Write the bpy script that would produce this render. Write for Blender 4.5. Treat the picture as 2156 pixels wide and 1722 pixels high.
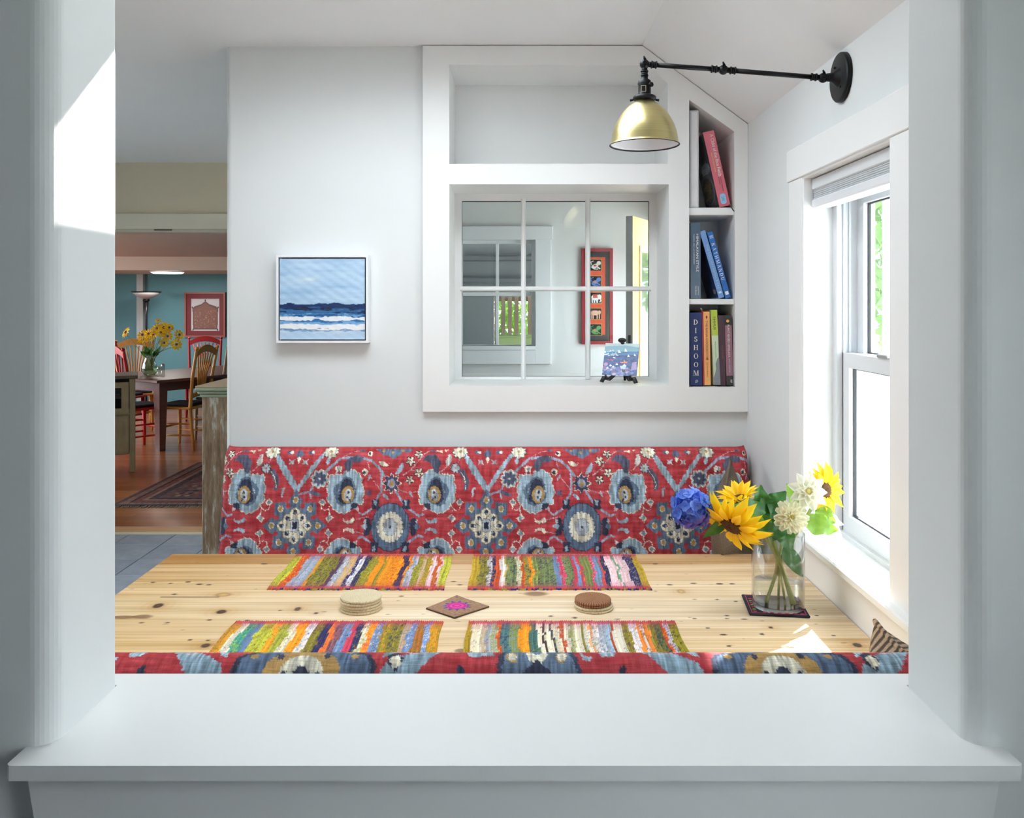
import bpy, math, random
import numpy as np
from mathutils import Vector, Matrix
from mathutils.geometry import tessellate_polygon

for o in list(bpy.data.objects):
    bpy.data.objects.remove(o)
scene = bpy.context.scene
COL = scene.collection
random.seed(7)
RNG = np.random.default_rng(11)
PI = math.pi

# ---------------------------------------------------------------- camera
F, CX, CY, EYE = 1800.0, 1090.0, 640.0, 1.52      # focal length in px, vanishing point, eye height
cam_data = bpy.data.cameras.new('camera')
cam_data.sensor_fit = 'HORIZONTAL'
cam_data.sensor_width = 36.0
cam_data.lens = 36.0 * F / 2156.0
cam_data.shift_x = -(CX - 1078.0) / 2156.0
cam_data.shift_y = -(861.0 - CY) / 2156.0
cam_data.clip_start = 0.05
cam = bpy.data.objects.new('camera', cam_data)
cam.location = (0, 0, EYE)
cam.rotation_euler = (PI / 2, 0, 0)
COL.objects.link(cam)
scene.camera = cam

# ---------------------------------------------------------------- sky, sun, exposure
world = bpy.data.worlds.new('sky')
scene.world = world
world.use_nodes = True
wn = world.node_tree
wn.nodes.clear()
w_out = wn.nodes.new('ShaderNodeOutputWorld')
w_bg = wn.nodes.new('ShaderNodeBackground')
w_bg.inputs['Color'].default_value = (0.87, 0.945, 1.0, 1)
w_bg.inputs['Strength'].default_value = 9.0
wn.links.new(w_bg.outputs[0], w_out.inputs[0])

sun_data = bpy.data.lights.new('sun', 'SUN')
sun_data.energy = 30.0
sun_data.angle = math.radians(0.6)
sun_data.color = (1.0, 0.98, 0.95)
sun = bpy.data.objects.new('sun', sun_data)
sun.rotation_euler = Vector((-1.0, -1.216, -1.12)).to_track_quat('-Z', 'Y').to_euler()
sun.location = (6, 8, 8)
COL.objects.link(sun)

vs = scene.view_settings
vs.view_transform = 'Standard'
vs.look = 'None'
vs.gamma = 1.0
vs.use_curve_mapping = False
vs.exposure = 0.22
cy = scene.cycles
cy.use_light_tree = False
cy.max_bounces = 8
cy.diffuse_bounces = 5
cy.glossy_bounces = 3
cy.transmission_bounces = 4
cy.transparent_max_bounces = 12
cy.use_adaptive_sampling = True
cy.adaptive_threshold = 0.04
cy.caustics_reflective = False
cy.caustics_refractive = False
cy.sample_clamp_indirect = 8.0
cy.use_denoising = True

def portal(loc, direction, sx, sy):
    """daylight portal in a window opening (guides the sky light in, emits nothing itself)"""
    d = bpy.data.lights.new('daylight_portal', 'AREA')
    d.shape = 'RECTANGLE'; d.size = sx; d.size_y = sy
    d.cycles.is_portal = True
    o = bpy.data.objects.new('daylight_portal', d)
    o.location = loc
    o.rotation_euler = Vector(direction).to_track_quat('-Z', 'Y').to_euler()
    COL.objects.link(o)

def room_lamp(name, loc, watts, radius, color):
    """light of a ceiling fitting"""
    d = bpy.data.lights.new(name, 'AREA')
    d.shape = 'DISK'; d.size = radius * 2; d.energy = watts; d.color = color
    o = bpy.data.objects.new(name, d)
    o.location = loc
    COL.objects.link(o)

portal((0.99, 2.147, 1.37), (-1, 0, 0), 0.56, 1.0)          # nook window
portal((0.99, 0.25, 1.425), (-1, 0, 0), 0.44, 0.85)            # window beside the viewer
portal((-0.335, 2.16, 2.50), (0, 0, -1), 1.12, 0.72)         # skylight over the table
portal((-3.37, 3.7, 1.4), (1, 0, 0), 1.8, 1.0)              # kitchen window
portal((0.99, 4.75, 1.02), (-1, 0, 0), 0.8, 2.0)            # back door

# ---------------------------------------------------------------- helpers
def lin(c, a=1.0):
    r = []
    for v in c[:3]:
        v = v / 255.0
        r.append(v / 12.92 if v <= 0.04045 else ((v + 0.055) / 1.055) ** 2.4)
    return (r[0], r[1], r[2], a)

def lin_np(c):
    c = np.asarray(c, dtype=np.float64) / 255.0
    return np.where(c <= 0.04045, c / 12.92, ((c + 0.055) / 1.055) ** 2.4)

def W(px, py, Y):
    """point at depth Y seen at photo pixel (px, py)"""
    return Vector(((px - CX) / F * Y, Y, EYE - (py - CY) / F * Y))

def XP(px, Y): return (px - CX) / F * Y
def ZP(py, Y): return EYE - (py - CY) / F * Y

class Nodes:
    def __init__(s, name):
        s.m = bpy.data.materials.new(name)
        s.m.use_nodes = True
        s.t = s.m.node_tree
        s.t.nodes.clear()
        s.out = s.t.nodes.new('ShaderNodeOutputMaterial')
    def n(s, kind, **kw):
        nd = s.t.nodes.new(kind)
        for k, v in kw.items():
            setattr(nd, k, v)
        return nd
    def l(s, a, b): s.t.links.new(a, b)
    def coords(s, scale=(1, 1, 1), src='Object', rot=(0, 0, 0)):
        tc = s.n('ShaderNodeTexCoord')
        mp = s.n('ShaderNodeMapping')
        mp.inputs['Scale'].default_value = scale
        mp.inputs['Rotation'].default_value = rot
        s.l(tc.outputs[src], mp.inputs['Vector'])
        return mp.outputs[0]
    def noise(s, vec, scale=5, detail=3, rough=0.5):
        nz = s.n('ShaderNodeTexNoise')
        nz.inputs['Scale'].default_value = scale
        nz.inputs['Detail'].default_value = detail
        nz.inputs['Roughness'].default_value = rough
        if vec is not None: s.l(vec, nz.inputs['Vector'])
        return nz.outputs['Fac']
    def ramp(s, fac, stops):
        r = s.n('ShaderNodeValToRGB')
        e = r.color_ramp.elements
        while len(e) < len(stops): e.new(0.5)
        for k, (p, c) in enumerate(stops):
            e[k].position = p
            e[k].color = c if len(c) == 4 else lin(c)
        s.l(fac, r.inputs[0])
        return r.outputs[0]
    def mix(s, a, b, fac, mode='MIX'):
        m = s.n('ShaderNodeMix', data_type='RGBA', blend_type=mode)
        if isinstance(fac, float): m.inputs[0].default_value = fac
        else: s.l(fac, m.inputs[0])
        for v, i in ((a, 6), (b, 7)):
            if isinstance(v, tuple): m.inputs[i].default_value = v
            else: s.l(v, m.inputs[i])
        return m.outputs[2]
    def bsdf(s, color, rough=0.5, metal=0.0, bump=None, bump_strength=0.2, bump_dist=0.002, **kw):
        b = s.n('ShaderNodeBsdfPrincipled')
        if isinstance(color, tuple): b.inputs['Base Color'].default_value = color
        else: s.l(color, b.inputs['Base Color'])
        if isinstance(rough, float): b.inputs['Roughness'].default_value = rough
        else: s.l(rough, b.inputs['Roughness'])
        b.inputs['Metallic'].default_value = metal
        for k, v in kw.items():
            b.inputs[k.replace('_', ' ')].default_value = v
        if bump is not None:
            bp = s.n('ShaderNodeBump')
            bp.inputs['Strength'].default_value = bump_strength
            bp.inputs['Distance'].default_value = bump_dist
            s.l(bump, bp.inputs['Height'])
            s.l(bp.outputs[0], b.inputs['Normal'])
        s.l(b.outputs[0], s.out.inputs[0])
        return b

MATS = {}
def paint(name, rgb, rough=0.5, var=0.04, scale=8.0, metal=0.0, bump=0.05, stretch=(1, 1, 1), **kw):
    """painted, coated or plain surface with a slight procedural unevenness"""
    if name in MATS: return MATS[name]
    k = Nodes(name)
    c = k.coords(stretch)
    nz = k.noise(c, scale, 2 if var <= 0.05 else 4)
    base = lin(rgb)
    dark = tuple(x * (1 - var) for x in base[:3]) + (1,)
    lite = tuple(min(1, x * (1 + var)) for x in base[:3]) + (1,)
    col = k.ramp(nz, [(0.3, dark), (0.7, lite)])
    fine = k.noise(c, scale * 30, 2) if bump > 0.05 else None
    k.bsdf(col, float(rough), metal, fine, bump, 0.001, **kw)
    MATS[name] = k.m
    return k.m

def vcol_mat(name, rough=0.7, weave=None, bump=0.2, amp=0.25, spec=0.3):
    """flat print carried by the mesh's own colour attribute, with procedural weave or grain"""
    if name in MATS: return MATS[name]
    k = Nodes(name)
    at = k.n('ShaderNodeAttribute'); at.attribute_name = 'print'
    col = at.outputs['Color']
    height = None
    if weave:
        for sc, st, a in weave:
            nz = k.noise(k.coords(st), sc, 3, 0.6)
            g = k.ramp(nz, [(0.3, (1 - a, 1 - a, 1 - a, 1)), (0.7, (1 + a, 1 + a, 1 + a, 1))])
            col = k.mix(col, g, 1.0, 'MULTIPLY')
            height = nz
    k.bsdf(col, rough, 0.0, height, bump, 0.001, Specular_IOR_Level=spec)
    MATS[name] = k.m
    return k.m

def clear_glass(name, tint=(1, 1, 1, 1), gloss=1.0):
    """thin window pane: clear with a Fresnel reflection"""
    if name in MATS: return MATS[name]
    k = Nodes(name)
    tr = k.n('ShaderNodeBsdfTransparent'); tr.inputs[0].default_value = tint
    gl = k.n('ShaderNodeBsdfGlossy'); gl.inputs['Roughness'].default_value = 0.02
    lw = k.n('ShaderNodeLayerWeight'); lw.inputs[0].default_value = 0.5
    pw = k.n('ShaderNodeMath', operation='POWER'); pw.inputs[1].default_value = 5.0
    k.l(lw.outputs['Facing'], pw.inputs[0])
    mu = k.n('ShaderNodeMath', operation='MULTIPLY_ADD', use_clamp=True); mu.inputs[1].default_value = 0.9 * gloss; mu.inputs[2].default_value = 0.035 * gloss
    k.l(pw.outputs[0], mu.inputs[0])
    mx = k.n('ShaderNodeMixShader')
    k.l(mu.outputs[0], mx.inputs[0]); k.l(tr.outputs[0], mx.inputs[1]); k.l(gl.outputs[0], mx.inputs[2])
    k.l(mx.outputs[0], k.out.inputs[0])
    MATS[name] = k.m
    return k.m

class MB:
    """collects shapes for ONE mesh object"""
    def __init__(s): s.v, s.f, s.sm = [], [], []
    def add(s, vs, fs, smooth=False):
        o = len(s.v)
        s.v += [tuple(v) for v in vs]
        s.f += [tuple(i + o for i in f) for f in fs]
        s.sm += [smooth] * len(fs)
        return s
    def box(s, x0, x1, y0, y1, z0, z1, b=0.0):
        x0, x1 = min(x0, x1), max(x0, x1); y0, y1 = min(y0, y1), max(y0, y1); z0, z1 = min(z0, z1), max(z0, z1)
        if b <= 0:
            v = [(x, y, z) for x in (x0, x1) for y in (y0, y1) for z in (z0, z1)]
            return s.add(v, [(0, 1, 3, 2), (4, 6, 7, 5), (0, 4, 5, 1), (2, 3, 7, 6), (0, 2, 6, 4), (1, 5, 7, 3)])
        b = min(b, (x1 - x0) * .45, (y1 - y0) * .45, (z1 - z0) * .45)
        c = ((x0 + x1) / 2, (y0 + y1) / 2, (z0 + z1) / 2); h = ((x1 - x0) / 2, (y1 - y0) / 2, (z1 - z0) / 2)
        v, idx = [], {}
        for sx in (-1, 1):
            for sy in (-1, 1):
                for sz in (-1, 1):
                    sg = (sx, sy, sz)
                    for ax in range(3):
                        p = [c[i] + sg[i] * (h[i] - (0 if i == ax else b)) for i in range(3)]
                        idx[sg, ax] = len(v); v.append(p)
        f = []
        for ax in range(3):
            o1, o2 = [i for i in range(3) if i != ax]
            for sgn in (-1, 1):
                q = []
                for a1, a2 in ((-1, -1), (1, -1), (1, 1), (-1, 1)):
                    g = [0, 0, 0]; g[ax] = sgn; g[o1] = a1; g[o2] = a2
                    q.append(idx[tuple(g), ax])
                f.append(q)
            for s1 in (-1, 1):
                for s2 in (-1, 1):
                    ga = [0, 0, 0]; ga[o1] = s1; ga[o2] = s2; gb = list(ga)
                    ga[ax] = -1; gb[ax] = 1
                    f.append((idx[tuple(ga), o1], idx[tuple(gb), o1], idx[tuple(gb), o2], idx[tuple(ga), o2]))
        for g in {k[0] for k in idx}:
            f.append((idx[g, 0], idx[g, 1], idx[g, 2]))
        return s.add(v, f)
    def plate(s, axis, outer, holes, a, b):
        """flat plate with holes, extruded along axis from a to b"""
        loops = [outer] + list(holes)
        flat = [p for lp in loops for p in lp]
        tris = tessellate_polygon([[Vector((p[0], p[1], 0)) for p in lp] for lp in loops])
        def q(p, t):
            return {'x': (t, p[0], p[1]), 'y': (p[0], t, p[1]), 'z': (p[0], p[1], t)}[axis]
        n = len(flat)
        v = [q(p, a) for p in flat] + [q(p, b) for p in flat]
        f = [tuple(t) for t in tris] + [tuple(i + n for i in reversed(t)) for t in tris]
        o = 0
        for lp in loops:
            m = len(lp)
            for i in range(m):
                j = (i + 1) % m
                f.append((o + i, o + j, o + j + n, o + i + n))
            o += m
        return s.add(v, f)
    def tube(s, pts, r, seg=8, cap=True, smooth=True):
        pts = [Vector(p) for p in pts]
        rs = r if isinstance(r, (list, tuple)) else [r] * len(pts)
        up = None; v = []
        for i, p in enumerate(pts):
            d = (pts[min(i + 1, len(pts) - 1)] - pts[max(i - 1, 0)]).normalized()
            if up is None:
                up = Vector((0, 0, 1)) if abs(d.z) < 0.9 else Vector((1, 0, 0))
            a = d.cross(up).normalized(); up = a.cross(d).normalized()
            for k in range(seg):
                t = 2 * PI * k / seg
                v.append(p + (a * math.cos(t) + up * math.sin(t)) * rs[i])
        f = []
        for i in range(len(pts) - 1):
            for k in range(seg):
                k2 = (k + 1) % seg
                f.append((i * seg + k, i * seg + k2, (i + 1) * seg + k2, (i + 1) * seg + k))
        s.add(v, f, smooth)
        if cap:
            o = len(s.v) - len(v)
            s.f.append(tuple(o + k for k in reversed(range(seg)))); s.sm.append(False)
            s.f.append(tuple(o + (len(pts) - 1) * seg + k for k in range(seg))); s.sm.append(False)
        return s
    def lathe(s, prof, seg=32, c=(0, 0, 0), smooth=True, mat=None):
        v, f = [], []
        n = len(prof)
        for r, z in prof:
            for k in range(seg):
                t = 2 * PI * k / seg
                v.append(Vector((r * math.cos(t), r * math.sin(t), z)))
        for i in range(n - 1):
            for k in range(seg):
                k2 = (k + 1) % seg
                f.append((i * seg + k, i * seg + k2, (i + 1) * seg + k2, (i + 1) * seg + k))
        if mat is not None: v = [mat @ p for p in v]
        v = [p + Vector(c) for p in v]
        return s.add(v, f, smooth)
    def ball(s, c, r, seg=16, rings=9, sc=(1, 1, 1)):
        pr = [(max(1e-5, r * math.sin(PI * i / rings)), -r * math.cos(PI * i / rings)) for i in range(rings + 1)]
        m = Matrix.Diagonal((sc[0], sc[1], sc[2]))
        return s.lathe(pr, seg, c, True, m)
    def grid(s, nu, nv, fn, smooth=True):
        v = [fn(i / (nu - 1), j / (nv - 1)) for j in range(nv) for i in range(nu)]
        f = [(j * nu + i, j * nu + i + 1, (j + 1) * nu + i + 1, (j + 1) * nu + i) for j in range(nv - 1) for i in range(nu - 1)]
        return s.add(v, f, smooth)
    def xf(s, M):
        s.v = [tuple(M @ Vector(p)) for p in s.v]
        return s
    def build(s, name, mat, parent=None, recalc=True):
        me = bpy.data.meshes.new(name)
        me.from_pydata(s.v, [], s.f)
        me.polygons.foreach_set('use_smooth', s.sm)
        if recalc:
            import bmesh
            bm = bmesh.new(); bm.from_mesh(me)
            bmesh.ops.recalc_face_normals(bm, faces=bm.faces)
            bm.to_mesh(me); bm.free()
        me.materials.append(mat)
        me.update()
        return link(name, me, parent)

def link(name, data, parent=None):
    o = bpy.data.objects.new(name, data)
    COL.objects.link(o)
    if parent is not None: o.parent = parent
    return o

def tag(o, label, cat, group=None, kind=None):
    o['label'] = label; o['category'] = cat
    if group: o['group'] = group
    if kind: o['kind'] = kind
    return o

def struct(o, label=None):
    o['kind'] = 'structure'
    if label: o['label'] = label
    return o

def thing(name, label, cat, loc=(0, 0, 0), rz=0.0, group=None):
    o = bpy.data.objects.new(name, None)
    o.empty_display_size = 0.05
    o.location = loc
    o.rotation_euler = (0, 0, rz)
    COL.objects.link(o)
    return tag(o, label, cat, group)

def np_mesh(name, P, faces, colors, mat, parent=None, smooth=True):
    """mesh from numpy arrays with a 'print' colour attribute (sRGB 0-255 in)"""
    me = bpy.data.meshes.new(name)
    nv, nf = len(P), len(faces)
    me.vertices.add(nv)
    me.vertices.foreach_set('co', np.ascontiguousarray(P, dtype=np.float32).ravel())
    me.loops.add(nf * 4)
    me.loops.foreach_set('vertex_index', np.ascontiguousarray(faces, dtype=np.int32).ravel())
    me.polygons.add(nf)
    me.polygons.foreach_set('loop_start', np.arange(nf, dtype=np.int32) * 4)
    me.polygons.foreach_set('use_smooth', np.full(nf, smooth))
    at = me.color_attributes.new('print', 'FLOAT_COLOR', 'POINT')
    c4 = np.ones((nv, 4), dtype=np.float32)
    c4[:, :3] = lin_np(colors)
    at.data.foreach_set('color', c4.ravel())
    me.materials.append(mat)
    me.update(calc_edges=True)
    me.validate()
    return link(name, me, parent)

def grid_faces(nx, ny):
    i = np.arange(nx * ny).reshape(ny, nx)
    return np.stack([i[:-1, :-1], i[:-1, 1:], i[1:, 1:], i[1:, :-1]], axis=-1).reshape(-1, 4)

def smooth_noise(h, w, ch, cw, rng=RNG):
    """bilinear value noise, ch x cw cells over an h x w array, values 0..1"""
    g = rng.random((ch + 2, cw + 2))
    y = np.linspace(0, ch, h); x = np.linspace(0, cw, w)
    yi = np.minimum(y.astype(int), ch); xi = np.minimum(x.astype(int), cw)
    fy = (y - yi)[:, None]; fx = (x - xi)[None, :]
    fy = fy * fy * (3 - 2 * fy); fx = fx * fx * (3 - 2 * fx)
    a = g[np.ix_(yi, xi)]; b = g[np.ix_(yi, xi + 1)]; c = g[np.ix_(yi + 1, xi)]; d = g[np.ix_(yi + 1, xi + 1)]
    return (a * (1 - fx) + b * fx) * (1 - fy) + (c * (1 - fx) + d * fx) * fy

class Canvas:
    """flat print drawn on a vertex grid"""
    def __init__(s, x0, x1, y0, y1, nx, ny, bg=(128, 128, 128)):
        s.nx, s.ny = nx, ny
        s.xs = np.linspace(x0, x1, nx); s.ys = np.linspace(y0, y1, ny)
        s.X, s.Y = np.meshgrid(s.xs, s.ys)
        s.C = np.empty((ny, nx, 3)); s.C[:] = bg
    def sub(s, xa, xb, ya, yb, pad=8):
        i0, i1 = np.searchsorted(s.xs, [xa - pad, xb + pad]); j0, j1 = np.searchsorted(s.ys, [ya - pad, yb + pad])
        return slice(j0, j1), slice(i0, i1)
    def poly(s, pts, col):
        p = np.asarray(pts, float)
        sl = s.sub(p[:, 0].min(), p[:, 0].max(), p[:, 1].min(), p[:, 1].max())
        X, Y = s.X[sl], s.Y[sl]
        if X.size == 0: return
        ins = np.zeros(X.shape, bool)
        q = np.roll(p, -1, axis=0)
        for (xa, ya), (xb, yb) in zip(p, q):
            if ya == yb: continue
            ins ^= ((Y < ya) != (Y < yb)) & (X < (xb - xa) * (Y - ya) / (yb - ya) + xa)
        s.C[sl][ins] = col
    def ell(s, cx, cy, rx, ry, col, rot=0.0):
        r = max(rx, ry)
        sl = s.sub(cx - r, cx + r, cy - r, cy + r)
        X, Y = s.X[sl] - cx, s.Y[sl] - cy
        if X.size == 0: return
        c, n = math.cos(rot), math.sin(rot)
        ins = ((X * c + Y * n) / rx) ** 2 + ((Y * c - X * n) / ry) ** 2 < 1
        s.C[sl][ins] = col
    def line(s, pts, w, col):
        for (xa, ya), (xb, yb) in zip(pts[:-1], pts[1:]):
            sl = s.sub(min(xa, xb) - w, max(xa, xb) + w, min(ya, yb) - w, max(ya, yb) + w)
            X, Y = s.X[sl], s.Y[sl]
            if X.size == 0: continue
            dx, dy = xb - xa, yb - ya
            t = np.clip(((X - xa) * dx + (Y - ya) * dy) / (dx * dx + dy * dy + 1e-9), 0, 1)
            ins = (X - xa - t * dx) ** 2 + (Y - ya - t * dy) ** 2 < (w / 2) ** 2
            s.C[sl][ins] = col

def card(name, cv, fn, mat, parent=None):
    """grid surface carrying a canvas; fn maps (u, v) arrays in 0..1 to x, y, z arrays"""
    u, v = np.meshgrid(np.linspace(0, 1, cv.nx), np.linspace(0, 1, cv.ny))
    x, y, z = fn(u, v)
    P = np.stack([x + 0 * u, y + 0 * u, z + 0 * u], -1).reshape(-1, 3)
    return np_mesh(name, P, grid_faces(cv.nx, cv.ny), cv.C.reshape(-1, 3), mat, parent)

def copy_tree(o, parent=None):
    c = o.copy(); COL.objects.link(c)
    c.parent = parent
    for ch in list(o.children): copy_tree(ch, c)
    return c

def text_mesh(body, height, extrude=0.0002):
    """mesh of a line of lettering, left-bottom at origin in the XY plane, cap height given; returns mesh, width"""
    cu = bpy.data.curves.new('lettering', 'FONT')
    cu.body = body; cu.size = height / 0.7; cu.extrude = extrude; cu.resolution_u = 3
    ob = bpy.data.objects.new('lettering_source', cu)
    COL.objects.link(ob)
    dg = bpy.context.evaluated_depsgraph_get()
    me = bpy.data.meshes.new_from_object(ob.evaluated_get(dg))
    w = max((v.co.x for v in me.vertices), default=0)
    bpy.data.objects.remove(ob); bpy.data.curves.remove(cu)
    return me, w
# ---------------------------------------------------------------- shared materials
WALL = paint('wall_paint', (226, 229, 229), 0.6, 0.012, 3.0, bump=0.03)
TRIM = paint('trim_paint', (240, 241, 240), 0.35, 0.01, 3.0, bump=0.02)
CEIL = paint('ceiling_paint', (244, 246, 247), 0.75, 0.01, 3.0, bump=0.03)
GLASS = clear_glass('window_glass')
VINYL = paint('window_vinyl', (218, 221, 224), 0.3, 0.01, 4.0, bump=0.0)
BLACK_METAL = paint('black_metal', (24, 25, 28), 0.42, 0.15, 20.0, 0.6, 0.02)
DARK_GAP = paint('dark_gasket', (46, 48, 50), 0.6, 0.05)

# key planes of the nook
YB, XR, XL, ZC = 3.10, 0.83, -1.059, 2.453       # back wall, window wall, free end of back wall, ceiling
YW0, YW1 = 0.9975, 1.159                          # near wall with the pass-through
JL, JR, ZL = -0.543, 0.527, 1.0035                 # pass-through jambs, ledge height
def rect(x0, x1, z0, z1): return [(x0, z0), (x1, z0), (x1, z1), (x0, z1)]

# ---------------------------------------------------------------- near wall with pass-through
def arc(cx, cy, r, a0, a1, n=8):
    return [(cx + r * math.cos(a0 + (a1 - a0) * i / n), cy + r * math.sin(a0 + (a1 - a0) * i / n)) for i in range(n + 1)]
R = 0.026
pl = [(-3.4, YW0)] + arc(JL - R, YW0 + R, R, -PI / 2, 0) + arc(JL - .008, YW1 - .008, .008, 0, PI / 2, 4) + [(-3.4, YW1)]
pl = [(x if x > -3 else -1.08, y) for x, y in pl]
def prism(mb, plan, z0, z1, smooth=True):
    n = len(plan)
    v = [(x, y, z0) for x, y in plan] + [(x, y, z1) for x, y in plan]
    f = [tuple(range(n))[::-1], tuple(range(n, 2 * n))]
    mb.add(v, f)
    o = len(mb.v) - 2 * n
    for i in range(n):
        j = (i + 1) % n
        mb.f.append((o + i, o + j, o + j + n, o + i + n)); mb.sm.append(False)
    return mb
m = MB(); prism(m, pl, 0, ZC)
struct(m.build('wall_front', WALL), 'pale wall pier with rounded edge beside the pass-through, sunlit on its inner side')
pr = [(1.0, YW0)] + [(1.0, YW1)] + arc(JR + .008, YW1 - .008, .008, PI / 2, PI, 4) + arc(JR + R, YW0 + R, R, PI, 1.5 * PI)
m = MB(); prism(m, pr, 0, ZC + .1)
struct(m.build('wall_front', WALL), 'pale wall pier with rounded edge next to the window side of the pass-through')
struct(MB().box(JL, JR, YW0, YW1, 0, ZL - .02).build('wall_front', WALL), 'low wall under the pass-through ledge')
struct(MB().box(JL, JR, YW0, YW1, 2.2, ZC + .1).build('wall_front', WALL), 'wall above the pass-through')
# ledge: a board with horns, apron below with tapered ends
ld = thing('trim_1', 'white painted ledge board of the pass-through with apron below', 'ledge'); struct(ld)
del ld['category']
lp = [(-.5735, .9565 + .004), (-.5695, .9565), (.5625, .9565), (.5665, .9565 + .004), (.5665, YW0), (JR + R, YW0), (JR + .012, YW0 + .006), (JR, YW0 + R), (JR, YW1 + .0005), (JR + .07, YW1 + .0005), (JR + .07, 1.195),
      (JL - .07, 1.195), (JL - .07, YW1 + .0005), (JL, YW1 + .0005), (JL, YW0 + R), (JL - .012, YW0 + .006), (JL - R, YW0), (-.5735, YW0)]
MB().plate('z', lp, [], ZL - .0172, ZL).build('ledge_board', TRIM, ld)
ap = [(XP(57, .98), ZL - .0172), (XP(2106, .98), ZL - .0172), (XP(2106, .98) - .022, ZL - .15), (XP(57, .98) + .022, ZL - .15)]
MB().plate('y', ap, [], .978, YW0).build('ledge_apron', TRIM, ld)

# ---------------------------------------------------------------- back wall and built-in
slope = (ZC - 2.17) / (XR - .448)
def zs(x): return ZC if x < .448 else ZC - slope * (x - .448)
YF = 3.078                                            # face of the built-in frame
def fp(px, py): return (XP(px, YF), ZP(py, YF))
niche = [fp(946, 345), fp(1406, 345), fp(1406, 176), fp(1366, 138), fp(946, 136)]
winop = [fp(946, 812), fp(1408, 812), fp(1408, 388), fp(946, 388)]
shelf = [fp(1451, 815), fp(1548, 815), fp(1546, 277), fp(1451, 210)]
outer = [(XL + .03, 0), (.98, 0), (.98, 2.0), (XR, zs(XR) + .01), (.448, ZC + .01), (XL + .03, ZC + .01)]
def grow(outl, d):
    cx = sum(p[0] for p in outl) / len(outl); cz = sum(p[1] for p in outl) / len(outl)
    return [(p[0] + math.copysign(d, p[0] - cx), p[1] + math.copysign(d, p[1] - cz)) for p in outl]
m = MB().plate('y', outer, [grow(niche, .0135), grow(winop, .0135), grow(shelf, .0135)], YB, YB + .2)
struct(m.build('wall_back', WALL), 'pale wall behind the bench carrying the seascape and the built-in')
m = MB()
prism(m, [(XL + .03, YB)] + [(XL + .03, YB + .2)] + arc(XL + .02, YB + .18, .02, PI / 2, PI, 5) + arc(XL + .02, YB + .02, .02, PI, 1.5 * PI, 5), 0, ZC)
for i in range(len(m.sm)): m.sm[i] = False
struct(m.build('wall_back', WALL), 'rounded free end of the wall behind the bench')
bi = thing('built_in_bookcase', 'white built-in with face frame, empty upper niche and narrow slanted bookshelf', 'bookcase')
face = [fp(890, 867), (XR - .001, fp(0, 867)[1]), (XR - .001, zs(XR) - .003), (.448, ZC - .003), (fp(890, 0)[0], ZC - .003)]
MB().plate('y', face, [niche, winop, shelf], YF, YB).build('face_frame', TRIM, bi)
def liner(outl, depth, name, back=True, th=.012):
    """box behind an opening in the frame"""
    mb = MB(); n = len(outl); y0, y1 = YB + .0002, YF + depth
    cx = sum(p[0] for p in outl) / n; cz = sum(p[1] for p in outl) / n
    def off(p, d):
        v = Vector((p[0] - cx, p[1] - cz)); return (p[0] + math.copysign(d, v.x), p[1] + math.copysign(d, v.y))
    o2 = [off(p, th) for p in outl]
    v = [(p[0], y0, p[1]) for p in outl] + [(p[0], y1, p[1]) for p in outl] + [(p[0], y0, p[1]) for p in o2] + [(p[0], y1 + (th if back else 0), p[1]) for p in o2]
    f = []
    for i in range(n):
        j = (i + 1) % n
        f += [(i, j, n + j, n + i), (2 * n + i, 2 * n + j, 3 * n + j, 3 * n + i)]
        if not back: f += [(n + i, n + j, 3 * n + j, 3 * n + i)]
        f += [(i, j, 2 * n + j, 2 * n + i)]
    if back:
        f += [tuple(n + i for i in range(n)), tuple(3 * n + i for i in range(n))]
    mb.add(v, f)
    return mb.build(name, TRIM, bi)
liner(niche, .29, 'niche_lining')
liner(shelf, .26, 'bookshelf_lining')
liner(winop, .27, 'window_reveal', back=False)
for ya, yb in ((437, 453), (629.5, 641)):
    MB().box(shelf[0][0] + .001, shelf[1][0] - .001, YF + .012, YF + .255, ZP(yb, YF + .012), ZP(ya, YF + .012), .002).build('shelf', TRIM, bi)

# interior window in the built-in: 3 x 2 panes
Y2 = 3.345
w1 = bpy.data.objects.new('window_1', None); COL.objects.link(w1); struct(w1, 'six-pane white interior window looking into the next room')
wo = [winop[0], winop[1], winop[2], winop[3]]
gx = [XP(972, Y2), XP(1102, Y2), XP(1238, Y2), XP(1367, Y2)]; gz = [ZP(793, Y2), ZP(608, Y2), ZP(423, Y2)]
MB().plate('y', [(winop[0][0], winop[0][1]), (winop[1][0], winop[1][1]), (winop[2][0], winop[2][1]), (winop[3][0], winop[3][1])],
           [rect(gx[0], gx[3], gz[0], gz[2])], Y2, Y2 + .03).build('window_frame', TRIM, w1)
MB().plate('y', rect(gx[0] - .003, gx[3] + .003, gz[0] - .003, gz[2] + .003), [rect(gx[0] + .0015, gx[3] - .0015, gz[0] + .0012, gz[2] - .0025)], Y2 + .012, Y2 + .016).build('glazing_seal', DARK_GAP, w1)
def bar_prof(mb, a, b, w, y0, y1):
    """muntin bar with chamfered front"""
    a, b = Vector(a), Vector(b); d = (b - a).normalized(); p = Vector((-d.z, 0, d.x)) if abs(d.y) < .5 else Vector((1, 0, 0))
    pr = [(-w, y1), (-w, y0 + .008), (-w * .45, y0), (w * .45, y0), (w, y0 + .008), (w, y1)]
    v = [a + p * q[0] + Vector((0, q[1] - a.y, 0)) for q in pr] + [b + p * q[0] + Vector((0, q[1] - b.y, 0)) for q in pr]
    n = len(pr)
    mb.add(v, [(i, (i + 1) % n, n + (i + 1) % n, n + i) for i in range(n)] + [tuple(range(n)), tuple(range(n, 2 * n))])
    return mb
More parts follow.
